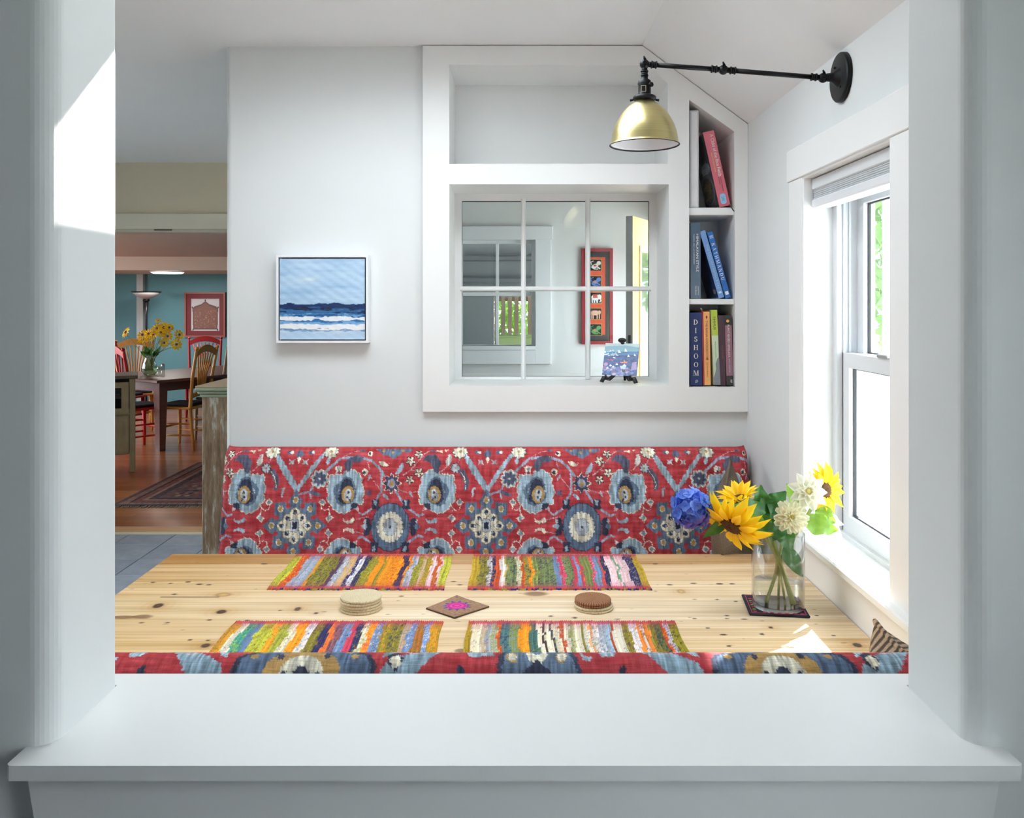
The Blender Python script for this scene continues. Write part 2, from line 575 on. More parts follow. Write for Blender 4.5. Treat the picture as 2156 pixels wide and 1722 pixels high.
for i in (1, 2):
    bar_prof(MB(), (gx[i], Y2, gz[0] - .008), (gx[i], Y2, gz[2] + .008), .0095, Y2 - .012, Y2 + .02).build('muntin', TRIM, w1)
bar_prof(MB(), (gx[0] - .006, Y2, gz[1]), (gx[3] + .006, Y2, gz[1]), .0095, Y2 - .010, Y2 + .02).build('muntin', TRIM, w1)
for i in range(3):
    for j in range(2):
        MB().box(gx[i], gx[i + 1], Y2 + .012, Y2 + .015, gz[j], gz[j + 1]).build('pane', GLASS, w1)

# ---------------------------------------------------------------- window wall
WY0, WY1, WZ0, WZ1 = 1.864, 2.43, .875, 1.878
yz = lambda y0, y1, z0, z1: [(y0, z0), (y1, z0), (y1, z1), (y0, z1)]
m = MB().plate('x', yz(-3.2, 5.2, 0, 2.5), [yz(WY0, WY1, WZ0 - .03, WZ1), yz(.03, .47, 1.0, 1.85), [(4.33, .01), (5.15, .01), (5.15, 2.03), (4.33, 2.03)]], XR, .98)
struct(m.build('wall_right', WALL), 'pale wall with the double-hung window and the swing-arm lamp')
w3 = bpy.data.objects.new('window_3', None); COL.objects.link(w3)
struct(w3, 'white double-hung window with wide casing, stool and pale rolled shade')
xc = .808                                             # casing face
def ybox(y0, y1, z0, z1, x0, x1, name, mat=TRIM, par=w3, b=.002): return MB().box(x0, x1, y0, y1, z0, z1, b).build(name, mat, par)
ybox(WY1 + .006, 2.548, WZ0 - .003, WZ1 + .004, xc, XR, 'side_casing')
ybox(WY0 - .118, WY0 - .006, WZ0 - .003, WZ1 + .004, xc, XR, 'side_casing')
ybox(WY0 - .128, 2.558, WZ1 + .004, 1.974, xc - .004, XR, 'head_casing')
ybox(WY0 - .15, 2.56, WZ0 - .021, WZ0, .785, .915, 'window_stool', b=.004)
ybox(1.20, 3.02, .70, WZ0 - .021, .803, XR, 'apron')
# jamb linings
ybox(WY1 - .002, WY1 + .018, WZ0, WZ1, xc + .003, .90, 'jamb_lining')
ybox(WY0 - .018, WY0 + .002, WZ0, WZ1, xc + .003, .90, 'jamb_lining')
ybox(WY0 - .018, WY1 + .018, WZ1 - .002, WZ1 + .018, xc + .003, .90, 'head_lining')
# vinyl frame with tracks
for ya, yb in ((WY1 - .03, WY1 + .018), (WY0 - .018, WY0 + .03)):
    ybox(ya, yb, WZ0, WZ1, .895, .99, 'frame_jamb', VINYL)
for xx in (.912, .928, .958):
    ybox(WY1 - .036, WY1 - .029, WZ0, WZ1, xx, xx + .006, 'track_rib', VINYL, b=.001)
ybox(WY0, WY1, WZ1 - .035, WZ1 + .018, .895, .99, 'frame_head', VINYL)
ybox(WY0, WY1, WZ0 - .03, WZ0 + .012, .90, .995, 'frame_sill', VINYL)
def sash(y0, y1, z0, z1, x0, x1, st, rb, rt, name):
    s = MB().plate('x', yz(y0, y1, z0, z1), [yz(y0 + st, y1 - st, z0 + rb, z1 - rt)], x0, x1).build(name, VINYL, w3)
    MB().plate('x', yz(y0 + st - .001, y1 - st + .001, z0 + rb - .001, z1 - rt + .001), [yz(y0 + st + .004, y1 - st - .004, z0 + rb + .004, z1 - rt - .004)], x0 + .012, x0 + .02).build('glazing_seal', DARK_GAP, s)
    MB().box((x0 + x1) / 2 - .002, (x0 + x1) / 2 + .002, y0 + st, y1 - st, z0 + rb, z1 - rt).build('pane', clear_glass('double_glazing', (.84, .86, .87, 1)), s)
    return s
ZM = 1.372
lo = sash(WY0 + .028, WY1 - .030, WZ0 + .008, ZM + .012, .912, .946, .046, .052, .040, 'lower_sash')
up = sash(WY0 + .028, WY1 - .030, ZM - .030, WZ1 - .03, .952, .984, .046, .042, .05, 'upper_sash')
MB().box(.905, .93, 2.10, 2.16, ZM + .012, ZM + .022, .003).build('sash_lock', paint('lock_metal', (150, 150, 148), .35, .05, 10, .6), w3)
# cellular shade, raised
sh = thing('cellular_shade', 'raised pale grey cellular window shade at the head of the window', 'window shade')
MB().box(.834, .885, WY0 + .004, WY1 - .006, WZ1 - .036, WZ1 - .004, .003).build('head_rail', paint('shade_rail', (214, 217, 220), .45, .02), sh)
mb = MB()
for k in range(5):
    z1 = WZ1 - .036 - k * .0052
    mb.box(.838, .880, WY0 + .006, WY1 - .008, z1 - .0048, z1, .0015)
pz = mb.build('folded_cells', paint('shade_cloth', (196, 200, 204), .85, .03, 60), sh)
MB().box(.833, .886, WY0 + .005, WY1 - .007, WZ1 - .086, WZ1 - .062, .004).build('bottom_rail', paint('shade_rail_white', (228, 231, 235), .4, .01), sh)

# ---------------------------------------------------------------- ceilings
sky_hole = [(-.895, 1.80), (.225, 1.80), (.225, 2.52), (-.895, 2.52)]  # unseen skylight, set for the pier sun patch, widened to brighten the nook
cp = [(-3.4, -3.2), (1.0, -3.2), (1.0, 1.159), (.448, 1.159), (.448, YB + .01), (1.0, YB + .01), (1.0, 5.75), (-3.4, 5.75)]
struct(MB().plate('z', cp, [sky_hole], ZC, ZC + .02).build('ceiling', CEIL), 'flat pale ceiling over nook and kitchen')
sl = MB()
x2 = 1.0; z2 = zs(XR) - slope * (x2 - XR)
sl.add([(.448, 1.159, ZC), (x2, 1.159, z2), (x2, YB + .01, z2), (.448, YB + .01, ZC), (.448, 1.159, ZC + .03), (x2, 1.159, z2 + .03), (x2, YB + .01, z2 + .03), (.448, YB + .01, ZC + .03)],
       [(0, 1, 2, 3), (4, 5, 6, 7), (0, 1, 5, 4), (1, 2, 6, 5), (2, 3, 7, 6), (3, 0, 4, 7)])
struct(sl.build('ceiling', CEIL), 'sloping ceiling plane falling towards the window wall')
sk = bpy.data.objects.new('window_4', None); COL.objects.link(sk); struct(sk, 'unseen skylight in the nook ceiling, widened to brighten the nook')
MB().plate('z', [(-.93, 1.77), (.255, 1.77), (.255, 2.56), (-.93, 2.56)], [sky_hole], ZC + .02, ZC + .03).build('skylight_frame', TRIM, sk)
MB().box(-.895, .225, 1.80, 2.52, ZC + .022, ZC + .026).build('pane', GLASS, sk)

# ---------------------------------------------------------------- viewer's room and kitchen shell
m = MB().plate('x', yz(-3.2, 5.78, 0, 2.5), [yz(2.8, 4.6, .9, 1.9)], -3.36, -3.22)
struct(m.build('wall_left', WALL), 'kitchen wall opposite the window wall')
struct(MB().box(-3.36, .98, -3.3, -3.2, 0, 2.5).build('wall_rear', WALL), 'wall behind the viewer')
CREAM = paint('cream_paint', (226, 214, 186), .6, .015, 3.0)
CREAMT = paint('cream_trim', (232, 224, 204), .45, .01, 3.0)
hd = MB().plate('y', rect(-7.1, XL, 0, ZC + .02), [rect(-2.95, -1.30, .005, 2.0)], 5.64, 5.78)
struct(hd.build('wall_doorway', CREAM), 'cream wall with wide cased opening to the dining room')
t2 = bpy.data.objects.new('trim_2', None); COL.objects.link(t2); struct(t2, 'cream head casing of the dining room opening')
MB().box(-3.05, -1.2, 5.615, 5.64, 2.012, 2.115, .003).build('head_casing', CREAMT, t2)
MB().box(-2.95, -1.30, 5.63, 5.78, 1.992, 2.012, .002).build('head_stop', paint('cream_stop', (206, 198, 182), .5, .01), t2)
for px in (333, 352):
    MB().box(XP(px - 9, 5.62), XP(px + 9, 5.62), 5.62, 5.632, 2.004, 2.0125, .001).build('latch_slot', paint('slot_brown', (84, 74, 58), .5), t2)
# partition between kitchen passage and back room
struct(MB().box(XL, XL + .06, YB + .19, 5.64, 0, ZC).build('wall_partition', WALL), 'partition between passage and back room')

# ---------------------------------------------------------------- floors
def slate_mat():
    k = Nodes('slate')
    ob = k.n('ShaderNodeObjectInfo')
    nz = k.noise(k.coords((1, 1, 1), 'Object'), 9, 6, .65)
    c = k.ramp(nz, [(.25, (128, 140, 155)), (.5, (150, 161, 174)), (.75, (168, 177, 187))])
    r = k.ramp(ob.outputs['Random'], [(0, (.86, .87, .9, 1)), (1, (1.08, 1.07, 1.05, 1))])
    k.bsdf(k.mix(c, r, 1.0, 'MULTIPLY'), .45, 0, k.noise(k.coords((1, 1, 1)), 26, 5), .35, .004)
    return k.m
SLATE = slate_mat()
fl = MB().plate('z', [(-3.36, -3.2), (.98, -3.2), (.98, 5.2), (-1.0, 5.2), (-1.0, 5.70), (-3.36, 5.70)], [], -.05, -.006).build('floor', paint('slate_grout', (74, 80, 88), .8, .08, 30))
struct(fl, 'blue-grey slate tile floor of the kitchen passage')
tile0 = None
for j in range(9):
    y1 = 5.70 - j * .302; y0 = y1 - .302
    for i in range(8):
        x0 = -3.22 + i * .302 + .06
        if y0 < 3.0: continue
        if tile0 is None:
            t = MB().box(0, .2975, 0, .2975, -.008, 0, .002).build('tile', SLATE, fl); tile0 = t
        else:
            t = tile0.copy(); COL.objects.link(t); t.parent = fl
        t.location = (x0, y0, random.uniform(-.0006, .0006))
def plank_floor_mat():
    k = Nodes('oak_floor')
    tc = k.coords((1, 1, 1), 'Object')
    br = k.n('ShaderNodeTexBrick')
    br.inputs['Scale'].default_value = 1.0
    br.inputs['Brick Width'].default_value = 1.1; br.inputs['Row Height'].default_value = .085
    br.inputs['Mortar Size'].default_value = .0012
    br.inputs['Color1'].default_value = lin((196, 122, 70)); br.inputs['Color2'].default_value = lin((158, 86, 46)); br.inputs['Mortar'].default_value = lin((70, 36, 20))
    k.l(tc, br.inputs['Vector'])
    g = k.ramp(k.noise(k.coords((3, 60, 3)), 2.0, 5), [(.3, (.78, .78, .78, 1)), (.7, (1.15, 1.15, 1.15, 1))])
    k.bsdf(k.mix(br.outputs['Color'], g, 1.0, 'MULTIPLY'), .28, 0, None, Coat_Weight=.3, Coat_Roughness=.15)
    return k.m
OAK = plank_floor_mat()
struct(MB().box(-7.1, -1.0, 5.82, 12.7, -.05, -.0).build('floor', OAK), 'glossy reddish wood floor of the dining room')
struct(MB().box(-3.0, -1.25, 5.68, 5.822, -.05, .006, .004).build('trim_3', paint('threshold_oak', (205, 160, 112), .35, .12, 6, stretch=(1, 12, 1))), 'pale oak threshold between slate and wood floor')

# ---------------------------------------------------------------- dining room shell
TEAL = paint('teal_paint', (86, 138, 150), .6, .03, 3.0)
CEIL2 = paint('dining_ceiling', (222, 214, 214), .7, .01, 3.0)
struct(MB().box(-7.1, -1.0, 12.5, 12.62, 0, 2.4).build('wall_dining', TEAL), 'teal wall at the far end of the dining room')
struct(MB().plate('x', yz(5.78, 12.5, 0, 2.4), [yz(6.4, 10.4, .6, 2.1)], -7.2, -7.1).build('wall_dining', TEAL), 'teal side wall of the dining room')
struct(MB().box(-1.0, -.9, 5.2, 12.5, 0, 2.4).build('wall_dining', TEAL), 'dining room wall shared with the back room')
struct(MB().box(-7.1, -1.0, 5.78, 12.5, 2.131, 2.2).build('ceiling', CEIL2), 'dining room ceiling seen through the opening')
bm_ = MB(); za, zb = ZP(568.5, 11.0), 2.131
v = [(-7.1, 10.9, za), (-1.0, 11.25, za), (-1.0, 12.5, za), (-7.1, 12.5, za)]
bm_.add(v + [(a, b, zb) for a, b, c in v], [(0, 1, 2, 3), (4, 5, 6, 7), (0, 1, 5, 4), (1, 2, 6, 5), (2, 3, 7, 6), (3, 0, 4, 7)])
struct(bm_.build('ceiling', paint('soffit_paint', (228, 216, 206), .6, .01)), 'dropped soffit along the teal wall')
struct(MB().box(XP(287, 12.42), XP(301, 12.42), 12.42, 12.5, 0, za, .004).build('trim_4', paint('post_paint', (178, 184, 186), .5, .03)), 'pale vertical post on the teal wall')

# ---------------------------------------------------------------- back room seen through the interior window
Y5 = 5.2
def bp(px, py, y=Y5): return (XP(px, y), ZP(py, y))
wx0, wz0 = bp(966, 728); wx1, wz1 = bp(1127, 505)
m = MB().plate('y', rect(XL, .98, 0, ZC), [rect(wx0, wx1, wz0, wz1)], Y5, Y5 + .12)
struct(m.build('wall_backroom', paint('backroom_paint', (228, 228, 224), .6, .01, 3)), 'pale wall of the room beyond the interior window')
w5 = bpy.data.objects.new('window_5', None); COL.objects.link(w5); struct(w5, 'white cased four-light window on the far wall of the next room')
cwd = bp(1160, 0)[0] - wx1
for xa, xb in ((wx1, wx1 + cwd), (wx0 - cwd, wx0)):
    MB().box(xa, xb, Y5 - .022, Y5, bp(0, 766)[1], wz1, .002).build('side_casing', TRIM, w5)
MB().box(wx0 - cwd - .01, bp(1163.5, 0)[0], Y5 - .026, Y5, wz1, bp(0, 477)[1], .002).build('head_casing', TRIM, w5)
MB().box(wx0, wx1, Y5 - .022, Y5, bp(0, 766)[1], wz0 - .024, .002).build('apron', TRIM, w5)
MB().box(wx0, wx1, Y5 - .03, Y5 + .08, wz0 - .024, wz0, .002).build('window_sill', TRIM, w5)
MB().plate('y', rect(wx0, wx1, wz0, wz1), [rect(wx0 + .02, wx1 - .022, wz0 + .004, wz1 - .02)], Y5 + .05, Y5 + .08).build('window_frame', TRIM, w5)
mx = bp(1047, 0, Y5 + .05)[0]; mz = bp(0, 619, Y5 + .05)[1]
MB().box(mx - .0095, mx + .0095, Y5 + .048, Y5 + .08, wz0, wz1 - .02, .002).build('muntin', TRIM, w5)
MB().box(wx0 + .02, wx1 - .02, Y5 + .046, Y5 + .08, mz - .011, mz + .011, .002).build('muntin', TRIM, w5)
DGL = clear_glass('shaded_glass', (.80, .82, .83, 1), 1.6)
for xa, xb in ((wx0 + .02, mx), (mx, wx1 - .022)):
    for z0_, z1_ in ((wz0 + .004, mz), (mz, wz1 - .02)):
        MB().box(xa, xb, Y5 + .062, Y5 + .066, z0_, z1_).build('pane', DGL, w5)
# dim room behind that window
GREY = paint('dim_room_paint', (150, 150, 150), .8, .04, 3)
far = 8.2
fx0, fx1, fz0, fz1 = XP(1040, far), XP(1150, far), ZP(735, far), ZP(624, far)
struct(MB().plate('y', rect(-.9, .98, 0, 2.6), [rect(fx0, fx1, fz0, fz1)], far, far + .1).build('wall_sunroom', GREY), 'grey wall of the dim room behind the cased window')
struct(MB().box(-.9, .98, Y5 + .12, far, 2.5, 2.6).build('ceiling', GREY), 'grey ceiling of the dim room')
struct(MB().plate('x', yz(Y5, far, 0, 2.6), [yz(6.0, 7.6, .8, 2.1)], .98, 1.05).build('wall_sunroom', GREY), 'side wall of the dim room')  # unseen side opening added to brighten the dim room
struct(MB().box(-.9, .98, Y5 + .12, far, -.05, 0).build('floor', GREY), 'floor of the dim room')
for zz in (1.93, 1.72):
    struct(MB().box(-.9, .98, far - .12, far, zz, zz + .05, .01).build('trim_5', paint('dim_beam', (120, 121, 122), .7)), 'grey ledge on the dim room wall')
portal(((fx0 + fx1) / 2, far + .12, (fz0 + fz1) / 2), (0, -1, 0), fx1 - fx0, fz1 - fz0)
portal((1.06, 6.8, 1.45), (-1, 0, 0), 1.6, 1.3)
portal((-7.22, 8.4, 1.35), (1, 0, 0), 4.0, 1.5)
# ---------------------------------------------------------------- upholstery print
RED, RED2 = (176, 62, 68), (188, 80, 80)
NAVY, MID, LIGHT, CREAM_, GOLD_, GREYB = (52, 56, 76), (92, 110, 132), (152, 174, 188), (222, 215, 194), (176, 140, 84), (176, 184, 190)

class Pattern:
    """repeat of the fabric print; units follow the cloth (period 2636 x mirrored rows)"""
    def __init__(s, cv, period, ax, ay, tiles):
        s.cv, s.p, s.ax, s.ay, s.tiles = cv, period, ax, ay, tiles
    def _T(s, sym):
        for k in s.tiles:
            for mx in ((1, -1) if 'x' in sym else (1,)):
                for my in ((1, -1) if 'y' in sym else (1,)):
                    yield (lambda x, y, k=k, mx=mx, my=my: (s.ax + mx * (x - s.ax) + k * s.p, s.ay + my * (y - s.ay))), mx, my
    def poly(s, pts, col, sym=''):
        for t, a, b in s._T(sym): s.cv.poly([t(*p) for p in pts], col)
    def ell(s, cx, cy, rx, ry, col, sym='', rot=0.0):
        for t, a, b in s._T(sym): s.cv.ell(*t(cx, cy), rx, ry, col, rot * a * b)
    def line(s, pts, w, col, sym=''):
        for t, a, b in s._T(sym): s.cv.line([t(*p) for p in pts], w, col)
    def flower(s, cx, cy, r, n, col, edge, core, sym='', a0=.3, wid=.42):
        for k in range(n):
            a = a0 + 2 * PI * k / n
            s.ell(cx + .62 * r * math.cos(a), cy + .62 * r * math.sin(a), .46 * r + 7, wid * .62 * r + 7, edge, sym, a)
        for k in range(n):
            a = a0 + 2 * PI * k / n
            s.ell(cx + .62 * r * math.cos(a), cy + .62 * r * math.sin(a), .42 * r, wid * .55 * r, col, sym, a)
        s.ell(cx, cy, .2 * r, .2 * r, core, sym)
    def teeth(s, pts, col, edge=None, amp=16, step=60, sym='', closed=True):
        out = []
        n = len(pts)
        for i in range(n):
            a, b = Vector(pts[i]), Vector(pts[(i + 1) % n])
            L = (b - a).length; k = max(1, int(L / step)); d = (b - a).normalized(); nrm = Vector((d.y, -d.x))
            for j in range(k):
                out.append(tuple(a + (b - a) * (j / k)))
                out.append(tuple(a + (b - a) * ((j + .75) / k) + nrm * amp))
        if edge is not None:
            c = Vector((sum(p[0] for p in out) / len(out), sum(p[1] for p in out) / len(out)))
            s.poly([tuple(c + (Vector(p) - c) * (1 + 11 / max(20, (Vector(p) - c).length))) for p in out], edge, sym)
        s.poly(out, col, sym)

def cloth_print(P):
    # vines first
    vine = (150, 164, 184)
    P.line([(1290, 775), (1430, 735), (1480, 640)], 26, vine); P.line([(1620, 485), (1830, 300), (1980, 285)], 32, vine)
    P.line([(1980, 285), (2130, 290), (2270, 330), (2380, 430), (2450, 525)], 34, vine); P.line([(2412, 500), (2414, 740), (2344, 850)], 28, vine)
    P.line([(2610, 730), (2710, 880)], 28, vine)
    P.line([(2120, 1020), (2170, 1045), (2294, 965)], 26, vine, 'y'); P.line([(2810, 975), (2944, 1060), (3000, 1040)], 26, vine, 'y')
    P.line([(2250, 1070), (2060, 1110)], 9, (190, 150, 160), 'y')
    P.line([(2710, 525), (2830, 440), (2990, 240), (3060, 190)], 11, (206, 170, 176)); P.line([(2810, 450), (2910, 470)], 8, (206, 170, 176))
    P.line([(2240, 520), (2380, 690), (2414, 740)], 9, (206, 160, 170)); P.line([(2210, 350), (2240, 440)], 8, (206, 160, 170)); P.line([(2560, 690), (2800, 760), (2930, 730)], 9, (190, 150, 160))
    P.line([(585, 490), (670, 420), (690, 380)], 9, (206, 170, 176)); P.line([(800, 420), (860, 310)], 9, (196, 150, 160))
    P.line([(1850, 290), (2000, 200), (2080, 185)], 8, (206, 160, 170))
    # V of serrated ribbons
    P.teeth([(900, 235), (950, 235), (1100, 440), (1260, 690), (1240, 760), (1205, 720), (1030, 480)], LIGHT, None, 14, 70)
    P.teeth([(1570, 240), (1610, 235), (1470, 440), (1290, 690), (1245, 760), (1240, 700), (1400, 450)], LIGHT, None, 14, 70)
    # round medallion
    P.teeth([(2554 + 255 * math.cos(a), 1205 + 305 * math.sin(a)) for a in [2 * PI * k / 16 for k in range(16)]], MID, NAVY, 12, 60)
    for k in range(20):
        a = 2 * PI * k / 20
        P.ell(2552 + 158 * math.cos(a), 1205 + 178 * math.sin(a), 24, 24, CREAM_)
    P.ell(2552, 1205, 160, 180, CREAM_)
    for k in range(8):
        a = 2 * PI * k / 8 + .39
        P.ell(2552 + 66 * math.cos(a), 1205 + 84 * math.sin(a), 38, 38, (120, 116, 108))
    for k in range(8):
        a = 2 * PI * k / 8 + .39
        P.ell(2552 + 66 * math.cos(a), 1205 + 84 * math.sin(a), 32, 32, GREYB)
    P.ell(2552, 1205, 72, 90, GREYB); P.ell(2552, 1205, 17, 19, NAVY)
    # star medallion
    P.poly([(950, 885), (1110, 880), (1120, 960), (1235, 960), (1235, 1185), (1000, 1185), (1000, 1055), (945, 1050)], MID, 'xy')
    P.poly([(1150, 1000), (1165, 910), (1130, 870), (1185, 800), (1235, 700), (1290, 800), (1345, 870), (1305, 910), (1320, 1000)], MID, 'y')
    P.poly([(1010, 1100), (960, 1110), (930, 1075), (880, 1115), (790, 1190), (880, 1255), (930, 1300), (960, 1270), (1010, 1280)], MID, 'x')
    P.ell(1235, 1190, 255, 255, MID)
    P.ell(1135, 932, 32, 34, RED, 'xy'); P.ell(984, 1082, 34, 28, RED, 'xy')
    for k in range(8):
        a = PI / 4 * k
        L = 250 if k % 2 == 0 else 215
        c, n = math.cos(a), math.sin(a)
        tip = (1235 + L * c, 1190 + L * n)
        def at(r, w): return (1235 + r * c - w * n, 1190 + r * n + w * c)
        P.poly([at(60, -70), at(150, -82), at(L - 40, -62), tip, at(L - 40, 62), at(150, 82), at(60, 70)], (140, 124, 96))
        P.poly([at(60, -62), at(150, -74), at(L - 46, -54), (1235 + (L - 10) * c, 1190 + (L - 10) * n), at(L - 46, 54), at(150, 74), at(60, 62)], CREAM_)
    for k in range(8):
        a = PI / 4 * k
        r = 178 if k % 2 == 0 else 138
        c, n = math.cos(a), math.sin(a)
        P.ell(1235 + r * c, 1190 + r * n, 36, 26, NAVY, '', a); P.ell(1235 + (r - 18) * c, 1190 + (r - 18) * n, 12, 12, LIGHT)
    P.poly([(1175, 1125), (1200, 1095), (1270, 1095), (1300, 1125), (1300, 1245), (1270, 1275), (1200, 1275), (1175, 1245)], (120, 118, 110))
    P.poly([(1183, 1128), (1204, 1103), (1266, 1103), (1292, 1128), (1292, 1242), (1266, 1267), (1204, 1267), (1183, 1242)], GREYB)
    P.poly([(1203, 1140), (1268, 1140), (1268, 1230), (1203, 1230)], (40, 40, 64))
    for gx_, gy_, sym in ((1235, 850, 'y'), (915, 1187, 'x'), (1030, 968, 'xy')):
        P.ell(gx_, gy_, 37, 44, CREAM_, sym); P.ell(gx_, gy_, 29, 35, GOLD_, sym)
    # palmettes, mirrored about the star axis and the row axis
    body = [(580, 545), (640, 520), (775, 535), (768, 610), (800, 710), (778, 765), (788, 860), (740, 892), (690, 975), (600, 1010), (540, 1010), (470, 960), (400, 900),
            (312, 885), (330, 830), (305, 720), (345, 640), (345, 555), (400, 495), (470, 455), (540, 465), (583, 510)]
    for sy in ('x', 'xy'):
        P.teeth(body, LIGHT, CREAM_, 20, 62, sy)
    P.teeth([(430, 640), (480, 560), (560, 540), (640, 625), (690, 660), (720, 740), (650, 900), (560, 930), (470, 890), (400, 800)], MID, None, 10, 50, 'xy')
    P.teeth([(455, 650), (500, 585), (560, 575), (610, 640), (625, 760), (640, 850), (560, 905), (500, 880), (440, 780)], NAVY, None, 14, 40, 'xy')
    P.ell(517, 780, 86, 114, GOLD_, 'xy', -.1); P.ell(515, 785, 50, 82, GREYB, 'xy', -.1)
    P.ell(510, 750, 16, 22, NAVY, 'xy'); P.ell(522, 815, 13, 20, NAVY, 'xy'); P.ell(490, 850, 11, 26, NAVY, 'xy', .3)
    P.poly([(375, 895), (460, 890), (470, 980), (380, 960)], NAVY, 'xy'); P.poly([(370, 935), (420, 970), (360, 1005)], (206, 190, 190), 'xy')
    P.poly([(470, 900), (540, 910), (555, 985), (500, 990)], LIGHT, 'xy')
    for x_, y_ in ((640, 700), (700, 800), (600, 960), (420, 720)): P.line([(x_, y_), (x_ + 22, y_ + 60)], 8, GREYB, 'xy')
    # sprigs of buds beside the palmettes
    for sy in ('xy',):
        P.line([(740, 900), (775, 960), (760, 1020), (745, 1060)], 10, CREAM_, sy)
        P.line([(775, 960), (820, 990), (870, 970), (878, 910)], 9, CREAM_, sy)
        P.poly([(815, 880), (870, 830), (918, 880), (890, 920), (845, 920)], CREAM_, sy); P.poly([(830, 882), (870, 845), (905, 882), (870, 908)], (128, 146, 160), sy)
        P.poly([(700, 1085), (745, 1050), (760, 1020), (775, 1060), (815, 1090), (770, 1150), (745, 1110)], CREAM_, sy); P.poly([(725, 1085), (760, 1045), (790, 1085), (765, 1130)], (128, 146, 160), sy)
    # side ornaments of the round medallion and paisleys
    P.teeth([(2190, 1100), (2260, 1090), (2285, 1200), (2260, 1310), (2190, 1310), (2210, 1200)], NAVY, None, 12, 40)
    P.teeth([(2830, 1100), (2900, 1090), (2930, 1200), (2900, 1310), (2840, 1310), (2830, 1200)], NAVY, None, 12, 40)
    P.poly([(2145, 1195), (2210, 1150), (2240, 1195), (2210, 1240)], LIGHT); P.poly([(2870, 1195), (2920, 1150), (2960, 1195), (2920, 1250)], MID)
    P.poly([(2190, 1095), (2225, 1110), (2215, 1160), (2185, 1140)], GREYB); P.poly([(2905, 1100), (2930, 1110), (2920, 1165), (2895, 1140)], GREYB)
    for cx, col in ((1985, CREAM_), (3120, LIGHT)):
        P.poly([(cx - 85, 1085), (cx - 60, 1120), (cx, 1120), (cx + 50, 1080), (cx + 80, 1100), (cx + 60, 1145), (cx - 20, 1160), (cx - 80, 1135)], col, 'y')
    # knots above and below the round medallion
    for cx in (2340, 2765):
        P.teeth([(cx - 50, 850), (cx + 50, 850), (cx + 40, 910), (cx + 55, 970), (cx - 50, 965), (cx - 40, 910)], NAVY, None, 10, 40, 'y')
        P.poly([(cx - 30, 850), (cx + 20, 860), (cx + 10, 925), (cx - 20, 915)], LIGHT, 'y')
    # upper field, as it runs
    P.teeth([(365, 325), (420, 245), (520, 255), (600, 345), (560, 485), (535, 480), (510, 390), (440, 315)], (84, 88, 108), None, 10, 35)
    P.teeth([(2976, 325), (3030, 265), (3130, 285), (3230, 380), (3190, 500), (3150, 480), (3110, 380), (3040, 325)], (84, 88, 108), None, 10, 35)
    P.ell(705, 335, 40, 66, (120, 110, 108), '', .25); P.ell(706, 336, 35, 60, (206, 206, 200), '', .25); P.poly([(690, 250), (735, 240), (748, 300), (720, 300)], (206, 206, 200))
    P.flower(800, 428, 62, 8, GREYB, NAVY, (150, 130, 90))
    P.teeth([(840, 465), (900, 440), (960, 520), (995, 610), (970, 710), (925, 725), (930, 620), (880, 520)], (84, 88, 108), None, 9, 30)
    P.line([(870, 470), (930, 560), (955, 660), (945, 705)], 9, CREAM_); 
    for x_, y_, r in ((2919, 235, 56), (2812, 332, 60), (2930, 490, 60), (2806, 585, 58)): P.flower(x_, y_, r, 5, CREAM_, (40, 40, 52), (150, 130, 100))
    P.flower(1555, 570, 112, 8, LIGHT, CREAM_, CREAM_, '', .2, .5); P.flower(1555, 570, 80, 8, (80, 84, 104), (80, 84, 104), (190, 195, 200), '', .2, .4)
    P.teeth([(1890, 380), (1950, 300), (2060, 255), (2140, 290), (2130, 345), (2010, 345), (1960, 470), (1925, 470)], (84, 88, 108), None, 12, 35)
    st = [(2554 + (130 if k % 2 == 0 else 82) * math.cos(PI * k / 8 - PI / 2), 630 + (140 if k % 2 == 0 else 84) * math.sin(PI * k / 8 - PI / 2)) for k in range(16)]
    P.poly([(2554 + (x - 2554) * 1.1, 630 + (y - 630) * 1.1) for x, y in st], CREAM_); P.poly(st, (66, 68, 92)); P.ell(2554, 632, 56, 62, (140, 146, 166)); P.ell(2556, 638, 28, 34, GOLD_)
    P.poly([(1760, 420), (1800, 395), (1865, 410), (1840, 480), (1780, 485)], (212, 210, 200)); P.line([(1800, 420), (1810, 485)], 8, NAVY); P.line([(1830, 420), (1820, 480)], 8, NAVY)
    P.ell(2180, 480, 42, 44, CREAM_); P.ell(2170, 488, 24, 28, NAVY); P.ell(2238, 230, 36, 38, CREAM_); P.ell(2230, 226, 20, 22, NAVY)
    P.poly([(2370, 340), (2450, 345), (2500, 385), (2515, 345), (2500, 395), (2440, 405), (2390, 385)], CREAM_)
    P.teeth([(2610, 510), (2640, 430), (2700, 355), (2715, 410), (2680, 480)], LIGHT, None, 8, 40)
    P.ell(2480, 810, 56, 20, LIGHT, '', .75); P.ell(2240, 555, 14, 46, LIGHT, '', .5); P.ell(2825, 770, 12, 44, LIGHT, '', -.4)
    for a in range(4): P.ell(2245 + 26 * math.cos(a * PI / 2 + .78), 755 + 26 * math.sin(a * PI / 2 + .78), 22, 14, (76, 92, 120), '', a * PI / 2 + .78)
    P.ell(1500, 765, 84, 26, (90, 98, 120), '', .3); P.ell(1045, 760, 14, 56, LIGHT); P.poly([(1020, 705), (1080, 680), (1085, 715)], LIGHT); P.ell(1435, 795, 12, 44, LIGHT, '', -.2)
    # border row along the top edge
    for cx in (862, 1685): P.flower(cx, 195, 100, 9, CREAM_, (70, 70, 76), GOLD_, '', .2, .5)
    P.poly([(1210, 200), (1250, 160), (1290, 200), (1310, 260), (1250, 290), (1195, 260)], (90, 98, 120)); P.poly([(1220, 300), (1250, 280), (1280, 300), (1250, 365)], CREAM_)
